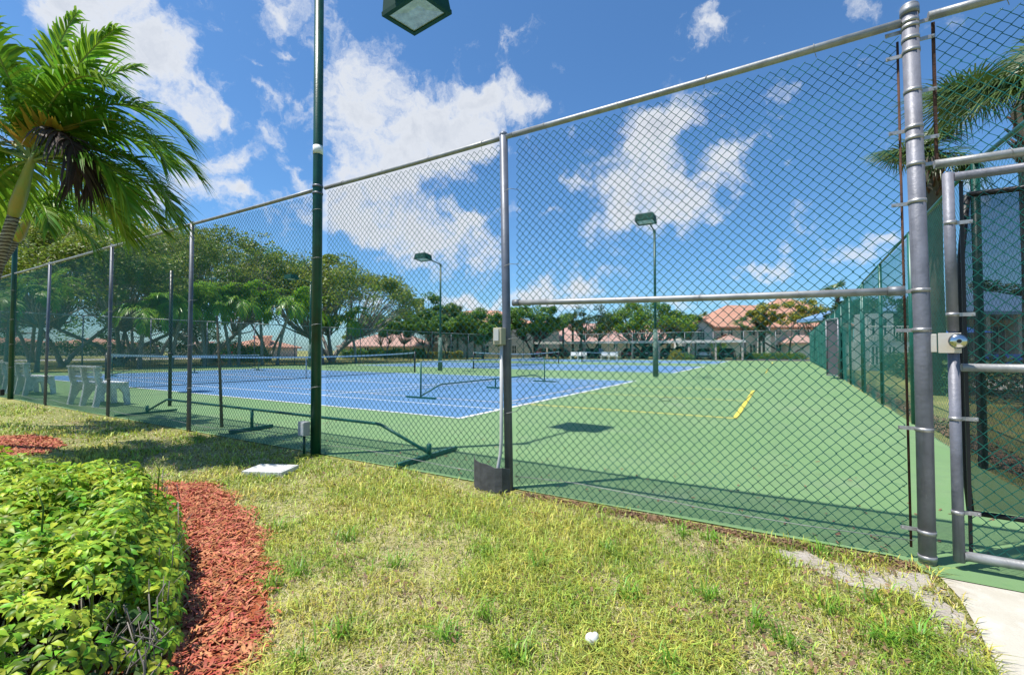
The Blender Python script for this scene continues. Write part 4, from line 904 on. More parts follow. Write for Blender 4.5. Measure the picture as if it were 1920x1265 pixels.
tree('dense green tree filling the gap between the two big spreading trees', hp(505, 53), hz(462, 53), 8.0, 7.0, 4.5, 'leaf_green', 17000, .27, K=85, trunks=2, tr=.18, seed=10, fork=.35, rc=1.5)
tree('yellowish tree crown rising behind the large palm at the left', hp(60, 43), hz(395, 43), 9.0, 8.0, 5.0, 'leaf_gold', 20000, .27, K=80, trunks=3, tr=.18, seed=12, fork=.35, rc=2.1)
tree('yellow green tree crown behind the third fence post', hp(250, 50), hz(400, 50), 9.5, 8.0, 6.0, 'leaf_gold', 19000, .28, K=75, trunks=3, tr=.18, seed=13, fork=.4, rc=2.1)
tree('far tree beyond the lawn at the left edge', hp(-10, 62), 10, 9, 8, 2.5, 'leaf_green', 9000, .42, K=45, trunks=2, tr=.3, seed=15)
tree('far tree beyond the lawn left of the orange roof', hp(300, 76), 10, 9, 8, 2.0, 'leaf_dark', 9000, .45, K=45, trunks=2, tr=.3, seed=16)
# arching palms in a row before the big trees
rng = np.random.default_rng(21)
GPm = 'arching palms in front of the left fence trees'
lab = ['first arching palm from the left, thin pale trunk leaning right', 'palm with a pale trunk leaning outward by the black post', 'palm with bright arching fronds behind the net, left of the forked pair', 'palm of the forked pair leaning left above the orange roof', 'palm of the forked pair leaning right above the orange roof', 'palm with a thin dark trunk right of the flowering shrub', 'palm with a bent trunk beside the distant light pole', 'low palm crown right behind the thick green light pole', 'palm with drooping fronds in front of the long pink roof']
for i, (px, D, pt, yt) in enumerate([(262, 29, 272, 575), (322, 31, 343, 562), (385, 33, 372, 565), (432, 34.5, 412, 560), (448, 34.5, 452, 552), (492, 36, 486, 562), (520, 36.5, 545, 560), (606, 40, 590, 575), (668, 42, 655, 590)]):
    b_ = hp(px, D); tp = hp(pt, D+rng.uniform(-.6, .6), hz(yt+16, D))
    palm(lab[i], b_, tp, ring_fronds(17, 2.5, 30+i, -5, 75, (75, 120)), tr=.11, shaft=.5, nl=24, ll=.75, lw=.10, seed=40+i, hang=.5, st=2, group=GPm, leafmat='frond', bark='bark')
for i, (px, D, pt, yt) in enumerate([(12, 24, 20, 560), (70, 25, 85, 548)]):
    palm(['palm crown seen through the fence left of the light pole', 'palm crown seen through the fence just right of the light pole'][i], hp(px, D), hp(pt, D, hz(yt+10, D)), ring_fronds(14, 1.8, 60+i, -5, 75, (70, 115)), tr=.10, shaft=.45, nl=20, ll=.55, lw=.08, seed=70+i, st=2, group=GPm)
# shrubs by the left houses
shrub('green shrub with pink blossom under the orange roof', hp(437, 46), (1.9, 1.6), 2.2, 'leaf_green', 2600, .2, seed=31, flowers=160)
shrub('rounded green shrub right of the pink blossom', hp(472, 47), (2.0, 1.6), 1.9, 'leaf_bright', 2600, .2, seed=32, flowers=40)
shrub('dark low shrub left of the pale leaning trunk', hp(405, 46), (1.5, 1.2), 1.6, 'leaf_dark', 2000, .2, seed=33)
hedge('clipped green hedge along the long pink roofed house', hp(640, 62), hp(795, 62), 1.6, 1.25, 'leaf_green', 9000, .24, seed=34)
hedge('dark hedge line beyond the far lawn on the left', hp(-250, 80), hp(420, 80), 1.6, 2.5, 'leaf_dark', 16000, .34, seed=35)
hedge('yellow leaved hedge at the foot of the beige building', hp(775, 66), hp(868, 66), 1.4, 1.0, 'leaf_gold', 4200, .24, seed=36)

# ------------------------------------------------------------------ trees at the back of the courts
tree('dense round tree left of the middle light pole', hp(808, 70), hz(546, 70), 4.3, 4.0, 3.2, 'leaf_green', 17000, .30, K=60, trunks=1, tr=.22, seed=50, shape='ball', bark='bark_d')
GS = 'row of small clipped trees before the beige building'
for i, (px, D, t_, w_) in enumerate([(722, 62, 588, 3.0), (758, 63, 592, 3.1), (800, 62, 594, 3.1), (838, 62, 592, 3.0), (876, 61, 588, 3.0)]):
    tree(['small tree over the pink roof, leftmost of its row', 'small dark tree, second of its row from the left', 'small tree just left of the middle light pole', 'small tree just right of the middle light pole', 'small tree with thin bare stems, rightmost of its row'][i], hp(px, D), hz(t_, D), w_, 2.8, 3.1, ['leaf_green', 'leaf_bright', 'leaf_green', 'leaf_green', 'leaf_bright'][i], 9500, .25, K=36, trunks=2, tr=.11, seed=51+i, shape='ball', group=GS, bark='bark_d', spreadtrunk=.2)
tree('pale green far tree behind the small clipped trees', hp(695, 92), 8.2, 5, 5, 2.5, 'leaf_olive', 5000, .36, K=28, seed=57, bark='bark_d')
tree('bushy tree with drooping leaves right of the middle light pole', hp(905, 60), hz(575, 60), 4.2, 3.6, 1.6, 'leaf_green', 15000, .28, K=55, trunks=2, tr=.16, seed=58, shape='ball', bark='bark_d')
tree('dark bushy tree right behind the second fence post', hp(1000, 62), hz(566, 62), 4.6, 4.0, 2.9, 'leaf_green', 17000, .27, K=62, trunks=2, tr=.18, seed=59, shape='ball', bark='bark_d')
tree('airy tree with thin leaves between the dark tree and the bright one', hp(1110, 66), hz(572, 66), 3.6, 3.4, 3.0, 'leaf_dark', 7000, .24, K=44, trunks=2, tr=.16, seed=60, shape='ball', bark='bark_d')
tree('wide flat topped bright green tree behind the right hand light pole', hp(1208, 66), hz(564, 66), 6.8, 5.6, hz(632, 66), 'leaf_bright', 17000, .27, K=75, trunks=3, tr=.26, seed=61, shape='flat', bark='bark_d', rc=1.25, fork=.22, spreadtrunk=.45)
tree('olive tree mass right of the bright flat topped tree', hp(1278, 72), hz(580, 72), 3.6, 3.2, 3.0, 'leaf_green', 11000, .28, K=42, trunks=2, tr=.2, seed=62, shape='ball', bark='bark_d')
tree('yellow green leaning tree in front of the large tiled roof', hp(1478, 62), hz(560, 62), 4.6, 3.4, 4.4, 'leaf_gold', 9500, .28, K=46, trunks=3, tr=.16, seed=63, shape='ball', bark='bark_d', fork=.3, spreadtrunk=.9)
tree('dark leafy tree seen through the right side fence', hp(1655, 30), hz(545, 30), 2.8, 2.6, 2.2, 'leaf_dark', 7000, .2, K=34, trunks=1, tr=.16, seed=64, shape='ball', bark='bark_d')
tree('far dark tree behind the blue roof, seen through the gate', hp(1850, 46), hz(520, 46), 6.0, 4.0, 2.0, 'leaf_dark', 7000, .34, K=36, trunks=2, tr=.2, seed=65, shape='ball', bark='bark_d')
tree('far dark tree behind the blue roof right of the gate', hp(1990, 44), hz(530, 44), 5.0, 4.0, 2.0, 'leaf_green', 5000, .34, K=30, trunks=2, tr=.2, seed=66, shape='ball', bark='bark_d')
GF = 'sabal palms near the back buildings'
fl_ = [('fan palm left of the orange roof behind the beige building', 858, 72, 578), ('fan palm above the second fence post', 890, 70, 585), ('slim fan palm left of the pair over the carport', 1056, 66, 592), ('middle slim fan palm over the carport', 1074, 67, 590), ('right slim fan palm over the carport', 1090, 66, 600), ('fan palm behind the bright tree', 1318, 80, 588), ('fan palm right of the bright tree', 1300, 78, 594),
       ('fan palm with a curved trunk before the salmon porch roof', 1392, 64, 598), ('fan palm next to the pair of dark trunks', 1424, 66, 596), ('fan palm with the darkest trunk by the wide building', 1432, 64, 606), ('fan palm peeping over the right side fence', 1572, 44, 538)]
for i, (lb, px, D, yt) in enumerate(fl_):
    fan_palm(lb, hp(px, D), hz(yt+8, D), nleaf=17, rad=.85, pet=.85, tr=.17, nseg=14, wd=.11, seed=80+i, group=GF)
fan_palm('big fan palm with stiff dark leaves over the gate at the right edge', hp(1945, 7.6), hz(165, 7.6), nleaf=52, rad=1.0, pet=.85, tr=.17, nseg=38, wd=.026, seed=95)
fan_palm('fan palm with a shaggy brown trunk rising behind the gate post', hp(1757, 12.0), hz(285, 12.0), nleaf=34, rad=.80, pet=.75, tr=.19, nseg=30, wd=.036, seed=96)

# ------------------------------------------------------------------ buildings
def facade(root, px0, px1, z0, z1, D, depth, m, name='wall', D2=None):
    D2 = D2 or D; a, b_ = hp(px0, D), hp(px1, D2); d = FH*depth
    return MB().hexa([(a[0], a[1], z0), (b_[0], b_[1], z0), (b_[0]+d[0], b_[1]+d[1], z0), (a[0]+d[0], a[1]+d[1], z0), (a[0], a[1], z1), (b_[0], b_[1], z1), (b_[0]+d[0], b_[1]+d[1], z1), (a[0]+d[0], a[1]+d[1], z1)]).build(name, M[m], root)
def pane(root, px0, px1, y0, y1, D, bars=(1, 1), m='window', shutter=False):
    z0, z1 = hz(y1, D), hz(y0, D); a, b_ = hp(px0, D-.03), hp(px1, D-.03); f = FH*.05; u = (b_-a); W = np.linalg.norm(u); u /= W
    A3 = np.array([0, 0, 1.0])
    def bar(p, q, w_, h_, mb):
        mb.hexa([p+A3*0, q+A3*0, q+f*1.5, p+f*1.5, p+A3*h_, q+A3*h_, q+f*1.5+A3*h_, p+f*1.5+A3*h_])
    fr = MB(); t = .10
    bar(a-u*t-FH*.06+A3*(z0-t), b_+u*t-FH*.06+A3*(z0-t), 0, t, fr); bar(a-u*t-FH*.06+A3*z1, b_+u*t-FH*.06+A3*z1, 0, t, fr)
    for s in np.linspace(0, 1, bars[0]+1): c = a+u*W*s-FH*.06+A3*z0; bar(c-u*.04, c+u*.04, 0, z1-z0, fr)
    for s in np.linspace(0, 1, bars[1]+1)[1:-1]: c = a-FH*.05+A3*(z0+(z1-z0)*s-.03); bar(c, c+u*W, 0, .06, fr)
    o = fr.build('window', M['trim'], root)
    MB().hexa([a+A3*z0-FH*.02, b_+A3*z0-FH*.02, b_+A3*z0+f, a+A3*z0+f, a+A3*z1-FH*.02, b_+A3*z1-FH*.02, b_+A3*z1+f, a+A3*z1+f]).build('pane', M[m], o)
def hiproof(root, px0, px1, ze, zr, D, depth, m, hip=.5, over=.6, name='roof'):
    a, b_ = hp(px0, D), hp(px1, D); u = unit(b_-a); W = np.linalg.norm(b_-a); a = a-u*over-FH*over; b_ = b_+u*over-FH*over; dp = depth+2*over; Z = np.array([0, 0, 1.0])
    h = hip*dp
    P = [a+Z*ze, b_+Z*ze, b_+FH*dp+Z*ze, a+FH*dp+Z*ze]; r0 = a+u*h+FH*dp/2+Z*zr; r1 = b_-u*h+FH*dp/2+Z*zr
    Q = [p-Z*.22 for p in P]
    return MB().add(P+[r0, r1]+Q, [(0, 1, 5, 4), (1, 2, 5), (2, 3, 4, 5), (3, 0, 4), (0, 6, 7, 1), (1, 7, 8, 2), (2, 8, 9, 3), (3, 9, 6, 0), (9, 8, 7, 6)]).build(name, M[m], root)

def low_house(label, px0, px1, D, depth, yw, yr, wall='pinkwall', roof='tile_p', wins=(), hip=.5):
    t = thing('house', label, 'house', hp((px0+px1)/2, D)); ze = hz(yw, D)
    facade(t, px0, px1, 0, ze-.05, D, depth, wall); r = hiproof(t, px0, px1, ze, hz(yr, D+depth/2), D, depth, roof, hip)
    for (a, b_, y0, y1) in wins: pane(t, a, b_, y0, y1, D, (2, 1))
    return t
low_house('long low house with a pink tiled roof behind a hedge', 640, 802, 72, 10, 648.5, 624, wins=[(655, 664, 651, 662), (683, 692, 651, 662), (710, 718, 651, 662), (736, 744, 651, 662)])
low_house('low house with an orange tiled roof above the flowering shrub', 418, 500, 70, 10, 650, 629, roof='tile_o', wins=[(440, 448, 652, 662), (462, 470, 652, 662)])
low_house('distant low house with a pale orange roof beyond the far lawn', 60, 212, 96, 12, 648, 634, roof='tile_o', wins=[(80, 90, 650, 660), (120, 130, 650, 660), (160, 170, 650, 660)])
low_house('distant low beige house seen between the tree trunks', 318, 374, 96, 12, 648, 640, roof='tile_p', wins=[(332, 340, 651, 660)])
low_house('far house with an orange roof at the left edge of the photo', -240, 30, 98, 12, 647, 632, roof='tile_o', wins=[(-10, 0, 650, 660)])

# beige condominium, left of the back corner
t = thing('condo_building', 'beige two storey building half hidden by trees left of the second fence post', 'building', hp(880, 76))
D = 76
facade(t, 798, 1000, 0, hz(606, D), D, 12, 'stucco'); hiproof(t, 800, 1000, hz(606, D), hz(582, D+6), D, 12, 'tile_o', .5)
facade(t, 826, 866, 0, hz(592, D), D-2.5, 2.5, 'stucco', 'gable_bay')
zE, zP = hz(594, 73), hz(573, 73); a, b_, c = hp(818, 72.6, zE), hp(874, 72.6, zE), hp(846, 72.6, zP)
MB().extr([a, b_, c], FH*6).build('gable_wall', M['stucco2'], t)
m = MB(); Z = np.array([0, 0, 1.0])
for p, q in ((a, c), (c, b_)):
    p = p-FH*.4; q = q-FH*.4; m.extr([p, q, q+Z*.28, p+Z*.28], FH*7)
m.build('roof', M['tile_o'], t)
for (x0, x1, y0, y1) in [(800, 820, 622, 640), (838, 848, 612, 622), (838, 850, 648, 660), (905, 915, 622, 632), (905, 917, 648, 662), (935, 943, 622, 632), (960, 968, 648, 662), (975, 983, 622, 632)]: pane(t, x0, x1, y0, y1, 73.4 if 826 <= x0 <= 860 else D, (2, 2))
m = MB(); dz = hz(640, 75); a = hp(798, 74.6); b_ = hp(824, 74.6)
m.hexa([a+Z*(dz-.25), b_+Z*(dz-.25), b_+FH*1.4+Z*(dz-.25), a+FH*1.4+Z*(dz-.25), a+Z*dz, b_+Z*dz, b_+FH*1.4+Z*dz, a+FH*1.4+Z*dz])
for k in range(13): c = a+(b_-a)*k/12; m.tube([c+Z*dz, c+Z*(dz+1)], .02, 4)
m.tube([a+Z*(dz+1), b_+Z*(dz+1)], .035, 6); m.build('balcony', M['trim'], t)

# low pink building with long sloped roof behind the carport
t = thing('clubhouse', 'low building with a long pink tiled roof behind the carport', 'building', hp(1110, 86)); D = 86
facade(t, 985, 1290, 0, hz(640, D), D, 14, 'pinkwall'); hiproof(t, 985, 1290, hz(640, D), hz(606, D+7), D, 14, 'tile_p', .4)
for x0 in (1020, 1050, 1085, 1120, 1150, 1180, 1215, 1250): pane(t, x0, x0+8, 645, 654, D, (1, 1))
facade(t, 1008, 1048, 0, hz(616, 82), 82, 4, 'stucco', 'gable_bay'); hiproof(t, 1006, 1050, hz(616, 82), hz(602, 84), 82, 5, 'tile_o', .5)

# large building right
t = thing('apartment_building', 'two storey apartment building with an orange hipped roof and arched tower window', 'building', hp(1440, 74)); D = 74
facade(t, 1333, 1600, 0, hz(613, D), D, 14, 'stucco'); hiproof(t, 1335, 1600, hz(613, D), hz(572, D+7), D, 14, 'tile_o', .42, 1.0)
hiproof(t, 1440, 1600, hz(600, D+2), hz(560, D+9), D+2, 14, 'tile_o', .42, .6, 'upper_roof')
D2 = 71
facade(t, 1298, 1336, 0, hz(613, D2), D2, 8, 'stucco2', 'tower')
a, b_, c = hp(1298, D2+.01, hz(613, D2)), hp(1336, D2+.01, hz(613, D2)), hp(1317, D2+.01, hz(601, D2))
MB().extr([a, b_, c], FH*7.9).build('gable_wall', M['stucco2'], t)
m = MB(); aa, bb_, cc = hp(1293, D2-.4, hz(615.5, D2)), hp(1341, D2-.4, hz(615.5, D2)), hp(1317, D2-.4, hz(600, D2))
for p, q in ((aa, cc), (cc, bb_)): m.extr([p, q, q+Z*.3, p+Z*.3], FH*9)
m.build('tower_roof', M['tile_o'], t)
# arched window
m = MB(); cx = 1314.5; r = 6.2/F_PX*D2; cz = hz(624, D2); zb = hz(645, D2); ctr = hp(cx, D2-.06)
P = [ctr+RH*(-r)+Z*zb, ctr+RH*r+Z*zb]+[ctr+RH*r*math.cos(a_)+Z*(cz+r*math.sin(a_)) for a_ in np.linspace(0, math.pi, 13)]
fo = [ctr+RH*(-r-.12)+Z*(zb-.12), ctr+RH*(r+.12)+Z*(zb-.12)]+[ctr+RH*(r+.12)*math.cos(a_)+Z*(cz+(r+.12)*math.sin(a_)) for a_ in np.linspace(0, math.pi, 13)]
MB().extr(fo, FH*.055).build('window', M['trim'], t).name; w_o = t.children[-1]
g = MB().extr([p-FH*.03 for p in P], FH*.04).build('pane', M['window'], t)
m = MB()
for s in (-.33, .33): c_ = ctr-FH*.05+RH*r*s; m.hexa([c_-RH*.03+Z*zb, c_+RH*.03+Z*zb, c_+RH*.03+FH*.03+Z*zb, c_-RH*.03+FH*.03+Z*zb, c_-RH*.03+Z*(cz+r*.9), c_+RH*.03+Z*(cz+r*.9), c_+RH*.03+FH*.03+Z*(cz+r*.9), c_-RH*.03+FH*.03+Z*(cz+r*.9)])
for s in (.2, .4, .6, .8, 1.0): c_ = ctr-FH*.045+Z*(zb+(cz-zb)*s); m.hexa([c_-RH*r, c_+RH*r, c_+RH*r+FH*.03, c_-RH*r+FH*.03, c_-RH*r+Z*.06, c_+RH*r+Z*.06, c_+RH*r+FH*.03+Z*.06, c_-RH*r+FH*.03+Z*.06])
m.build('window_bars', M['trim'], t)
for (x0, x1, y0, y1, n1_) in [(1351, 1357, 618, 629, 1), (1365, 1374, 618, 629, 2), (1404, 1416, 618, 628, 2), (1405, 1417, 646, 661, 2), (1453, 1465, 618, 627, 2), (1453, 1465, 646, 657, 2), (1490, 1500, 618, 628, 2), (1492, 1502, 646, 658, 2), (1384, 1392, 647, 660, 1), (1530, 1540, 646, 658, 2)]: pane(t, x0, x1, y0, y1, D, (n1_, 2))
facade(t, 1362, 1388, 0, hz(640, 70), 70, 4, 'stucco2', 'porch'); hiproof(t, 1360, 1390, hz(640, 70), hz(626, 72), 70, 4, 'tile_p', .4, .4, 'porch_roof')
facade(t, 1487, 1560, 0, hz(642, 71), 71, 3, 'stucco2', 'porch'); hiproof(t, 1485, 1560, hz(642, 71), hz(628, 72), 71, 3, 'tile_p', .4, .4, 'porch_roof')
facade(t, 1425, 1445, 0, hz(612, 73), 72.5, 1.5, 'stucco2', 'pilaster')

# carport
cpt = thing('carport', 'long low carport with a pale fascia sheltering the parked cars', 'carport', (-10, 60, 0))
ya_, yb_ = 58.6, 64.2; xa_, xb_ = atY(1003, 58.6), atY(1398, 58.6)
MB().box(((xa_+xb_)/2, (ya_+yb_)/2, 2.33), (xb_-xa_, yb_-ya_, .12)).build('roof_slab', M['stucco'], cpt)
MB().box(((xa_+xb_)/2, ya_-.03, 2.28), (xb_-xa_+.1, .08, .34)).build('fascia', M['stucco2'], cpt)
for px in (1026, 1095, 1155, 1186, 1236, 1292, 1342, 1392):
    x = atY(px, ya_+.2); MB().box((x, ya_+.2, 1.13), (.22, .22, 2.26)).build('post', M['pinkwall'], cpt)
    MB().box((x, yb_-.2, 1.13), (.22, .22, 2.26)).build('post', M['pinkwall'], cpt)
# cars
def car(label, px, Y, col, suv=False, rz=0.0, grp='cars parked under the carport'):
    t = thing('parked_car', label, 'car', (0, 0, 0), grp); h = 1.72 if suv else 1.45; Ln = 4.6; hw = .9
    pm = mat('car_paint', col, .28, .2, var=.02, coat=.6)
    sec = [(0, .34, .78, .80), (.06, .24, .92, .87), (.5, .2, .98, .90), (3.2, .2, .95, .90), (4.1, .24, .80, .88), (4.5, .28, .66, .80), (4.6, .34, .60, .72)] if not suv else [(0, .36, .95, .82), (.06, .26, 1.05, .88), (.5, .24, 1.08, .91), (3.3, .24, 1.05, .91), (4.2, .28, .95, .89), (4.52, .3, .82, .82), (4.6, .36, .74, .75)]
    b = MB(); V = []
    for (y, z0, z1, w_) in sec: V += [(-w_*.94, y, z0), (-w_, y, (z0+z1)/2), (-w_*.95, y, z1), (w_*.95, y, z1), (w_, y, (z0+z1)/2), (w_*.94, y, z0)]
    Fs = [tuple(range(6)), tuple(range((len(sec)-1)*6, len(sec)*6))[::-1]]
    for i in range(len(sec)-1):
        for j in range(6): Fs.append((i*6+j, i*6+6+j, i*6+6+(j+1) % 6, i*6+(j+1) % 6))
    b.add(V, Fs, True); b.build('body', pm, t)
    zb = sec[2][2]-.02; y0, y1, y2, y3 = (.45, 1.05, 2.5, 3.2) if not suv else (.12, .42, 2.7, 3.4)
    b = MB(); b.hexa([(-hw*.92, y0, zb), (hw*.92, y0, zb), (hw*.92, y3, zb), (-hw*.92, y3, zb), (-hw*.72, y1, h-.05), (hw*.72, y1, h-.05), (hw*.72, y2, h-.05), (-hw*.72, y2, h-.05)]); b.build('cabin_glass', M['window'], t)
    b = MB(); b.hexa([(-hw*.74, y1-.05, h-.07), (hw*.74, y1-.05, h-.07), (hw*.74, y2+.05, h-.07), (-hw*.74, y2+.05, h-.07), (-hw*.68, y1+.05, h), (hw*.68, y1+.05, h), (hw*.68, y2-.05, h), (-hw*.68, y2-.05, h)])
    for s in (-1, 1):
        for (ya, yb, sc_) in ((y0, y1, 1), (y3, y2, 1), ((y1+y2)/2, (y1+y2)/2, 1)):
            b.tube([(s*hw*.93, ya, zb), (s*hw*.735, yb, h-.05)], .035, 5)
    b.build('roof_panel', pm, t)
    for s in (-1, 1):
        for y in (.85, 3.75):
            wv_ = MB(); wv_.tube([(s*.70, y, .33), (s*.90, y, .33)], .33, 18); o = wv_.build('tyre', M['tyre'], t); MB().tube([(s*.80, y, .33), (s*.915, y, .33)], .2, 12).build('rim', M['rim'], o)
        MB().box((s*.66, .005, .80 if not suv else .98), (.26, .10, .15)).build('tail_light', M['light_red'], t)
        MB().box((s*.62, 4.53, .62 if not suv else .76), (.30, .12, .13)).build('headlight', M['glass'], t)
    MB().box((0, -.015, .70 if not suv else .80), (.34, .02, .15)).build('number_plate', M['white'], t)
    MB().box((0, .01, .42), (1.6, .14, .16)).build('bumper', M['black'], t)
    return place(t, (atY(px, Y), Y, 0), rz)
car('dark red hatchback under the left end of the carport', 1000, 60.2, (.10, .012, .014), rz=R_(-62))
car('silver car at an angle under the left end of the carport', 1030, 61.4, (.42, .43, .44), rz=R_(-35))
car('blue car left of the white benches', 1080, 60.2, (.025, .05, .16), rz=R_(-40))
car('dark green car behind the left white bench', 1110, 60.8, (.01, .022, .02))
car('bright red car right of the white benches', 1176, 60.4, (.36, .012, .014))
car('black car left of the sleeved light pole', 1212, 60.3, (.012, .012, .014), suv=True)
car('dark maroon car right of the sleeved light pole', 1248, 60.5, (.04, .01, .012))
car('light blue grey car under the carport behind the yellow shrub', 1276, 61.5, (.22, .27, .34), suv=True)
car('white car at the right end of the carport', 1318, 59.8, (.66, .67, .67))
car('black car with red tail lights beyond the white car', 1361, 61.2, (.012, .013, .014))
GB = 'low shrubs along the back fence'
for i, (px, D, m_) in enumerate([(1268, 50.5, 'leaf_gold'), (1286, 50.2, 'leaf_green'), (1340, 56, 'leaf_bright'), (1400, 53, 'leaf_bright'), (1415, 53, 'leaf_green'), (1434, 52.5, 'leaf_bright'), (1452, 52, 'leaf_green'), (1475, 51.5, 'leaf_bright'), (1495, 51, 'leaf_green')]):
    shrub(['yellow tinged shrub right of the sleeved light pole', 'small green shrub beside the carport post', 'green shrub on the carport edge behind the white car', 'first bright shrub at the foot of the fan palms', 'low green shrub between the fan palm trunks', 'bright shrub by the darkest palm trunk', 'low green shrub right of the darkest palm trunk', 'bright low shrub under the yellow green tree', 'low green shrub nearest the back corner'][i], hp(px, D+7), (1.1, .8), .85 if i else 1.2, m_, 1100, .16, seed=200+i, group=GB)
shrub('green shrub above the carport by the arched tower window', hp(1345, 69), (1.7, 1.3), 2.9, 'leaf_bright', 1800, .22, seed=220)

# ------------------------------------------------------------------ right side beyond the fence
pv = thing('pool_pavilion', 'open pavilion with a blue metal roof behind the right fence', 'pavilion', hp(1820, 30)); D = 30
hiproof(pv, 1660, 2080, hz(584, D), hz(545, D+4), D, 8, 'bluemetal', .5, .5)
facade(pv, 1700, 2080, 0, hz(590, D+5), D+5, 1.5, 'pinkwall', 'back_wall')
for px in (1672, 1730, 1790, 1850, 1910, 1970, 2040): c = hp(px, D); MB().box((c[0], c[1], hz(586, D)/2), (.28, .28, hz(586, D)), -YAW).build('column', M['trim'], pv)
for px in (1740, 1800, 1860, 1930): pane(pv, px, px+24, 612, 660, D+5, (2, 1))
cw = thing('white_outbuilding', 'low white building with railings seen through the side fence', 'building', hp(1690, 26)); D = 26
facade(cw, 1622, 1756, 0, hz(640, D), D, 1.6, 'trim'); m = MB()
for k in range(24):
    c = hp(1624+k*5.6, D-.1); m.tube([c+Z*(hz(640, D)), c+Z*(hz(612, D))], .018, 4)
m.tube([hp(1622, D-.1, hz(612, D)), hp(1756, D-.1, hz(612, D))], .03, 6); m.build('railing', M['white'], cw)
for px in (1632, 1664, 1700): pane(cw, px, px+14, 650, 682, D, (2, 2))
facade(cw, 1626, 1676, hz(640, D), hz(586, D), D+.5, 1.0, 'stucco2', 'upper_wall'); pane(cw, 1632, 1642, 598, 628, D+.5, (1, 2)); pane(cw, 1654, 1664, 598, 628, D+.5, (1, 2))
hedge('dark green hedge outside the right side fence', (3.4, 10.5, 0), (4.6, 28, 0), 1.3, .95, 'leaf_dark', 16000, .10, seed=90)
wk = MB(); a, b_ = hp(1772, 14.5, 0), hp(2100, 11.5, 0); c, d = hp(2200, 14.5, 0), hp(1772, 19.5, 0)
struct('pool_walkway', MB().poly([tuple(a), tuple(b_), tuple(c), tuple(d)]), M['concrete'])
um = thing('parasol', 'blue parasol by the pool pavilion seen through the gate', 'parasol', hp(1806, 24)); c = hp(1806, 24)
MB().tube([c, c+Z*2.3], .03, 8).build('pole', M['trim'], um)
m = MB(); n_ = 8; zt = hz(611, 24); P = [c+Z*zt]+[c+np.array([1.25*math.cos(k*math.pi/4), 1.25*math.sin(k*math.pi/4), zt-.38]) for k in range(8)]; m.add(P, [(0, k+1, (k+1) % 8+1) for k in range(8)]); m.build('canopy', M['umb'], um)
def pool_chair(label):
    t = thing('pool_chair', label, 'chair', (0, 0, 0), 'blue pool chairs by the pavilion')
    MB().box((0, 0, .40), (.55, .55, .05)).build('seat', M['umb'], t); MB().box((0, .27, .72), (.55, .05, .55)).build('backrest', M['umb'], t)
    for sx in (-.25, .25):
        for sy in (-.25, .25): MB().tube([(sx, sy, 0), (sx, sy, .4)], .018, 6).build('leg', M['white'], t)
    return t
ch = pool_chair('blue pool chair nearest the gate stile, leftmost of the row')
place(ch, hp(1806, 20), .4)
for k, (px, lb) in enumerate([(1830, 'second blue pool chair from the left'), (1858, 'third blue pool chair, beside the fence post'), (1896, 'blue pool chair near the right edge of the photo'), (1926, 'blue pool chair cut by the right edge of the photo')]):
    c2 = copy_tree(ch, None, hp(px, 20+k*.3), .4-.5*k); c2['label'] = lb

# ------------------------------------------------------------------ ground cover
def inside(poly, x, y):
    r = np.zeros(len(x), bool); n = len(poly)
    for i in range(n):
        x0, y0 = poly[i][:2]; x1, y1 = poly[(i+1) % n][:2]
        c = ((y0 > y) != (y1 > y)) & (x < (x1-x0)*(y-y0)/(y1-y0+1e-12)+x0); r ^= c
    return r
PATH = [(.03, -.16), tuple(gp(1800, 1120)[:2]), tuple(gp(1840, 1190)[:2]), tuple(gp(1872, 1262)[:2]), (.0, -2.6), (1.3, -2.6), (1.3, -.1)]
def vnoise(x, y, s, seed):
    r = np.random.default_rng(seed); g = r.uniform(size=(64, 64)); X = x*s; Y = y*s; xi = np.floor(X).astype(int); yi = np.floor(Y).astype(int); fx = X-xi; fy = Y-yi
    fx = fx*fx*(3-2*fx); fy = fy*fy*(3-2*fy); G = lambda a, b: g[a % 64, b % 64]
    return (G(xi, yi)*(1-fx)+G(xi+1, yi)*fx)*(1-fy)+(G(xi, yi+1)*(1-fx)+G(xi+1, yi+1)*fx)*fy
def scatter(n, rmin, rmax, half=62, seed=1):
    """points on the lawn, denser near the viewpoint of the photo"""
    r = np.random.default_rng(seed); d = rmin*(rmax/rmin)**r.uniform(size=n); a = YAW+np.radians(r.uniform(-half, half, n))
    return CAM[0]+d*np.sin(a), CAM[1]+d*np.cos(a), d
def blades(x, y, d, hgt, wid, seed, lean=.5, m=None, name='grass', sz=0.0, parent=None):
    r = np.random.default_rng(seed); n = len(x); az = r.uniform(0, 2*np.pi, n); h = hgt*r.uniform(.5, 1.35, n); w_ = wid*r.uniform(.7, 1.3, n)
    ln = lean*r.uniform(.2, 1.6, n)*h; dx, dy = np.cos(az), np.sin(az); wx, wy = -dy, dx; b = np.stack([x, y, np.full(n, Z0)], 1)
    D_ = np.stack([dx, dy, np.zeros(n)], 1); W = np.stack([wx, wy, np.zeros(n)], 1)*w_[:, None]*.5; Zv = np.array([0, 0, 1.0])
    mid = b+D_*(ln*.35)[:, None]+Zv*(h*.6)[:, None]; tip = b+D_*ln[:, None]+Zv*(h*(1-.35*np.minimum(1, ln/h)))[:, None]
    V = np.stack([b-W, b+W, mid-W*.85, mid+W*.85, tip-W*.12, tip+W*.12], 1).reshape(-1, 3); k = (np.arange(n)*6)[:, None]
    Fc = np.concatenate([np.concatenate([k, k+1, k+3, k+2], 1), np.concatenate([k+2, k+3, k+5, k+4], 1)])
    return V, Fc
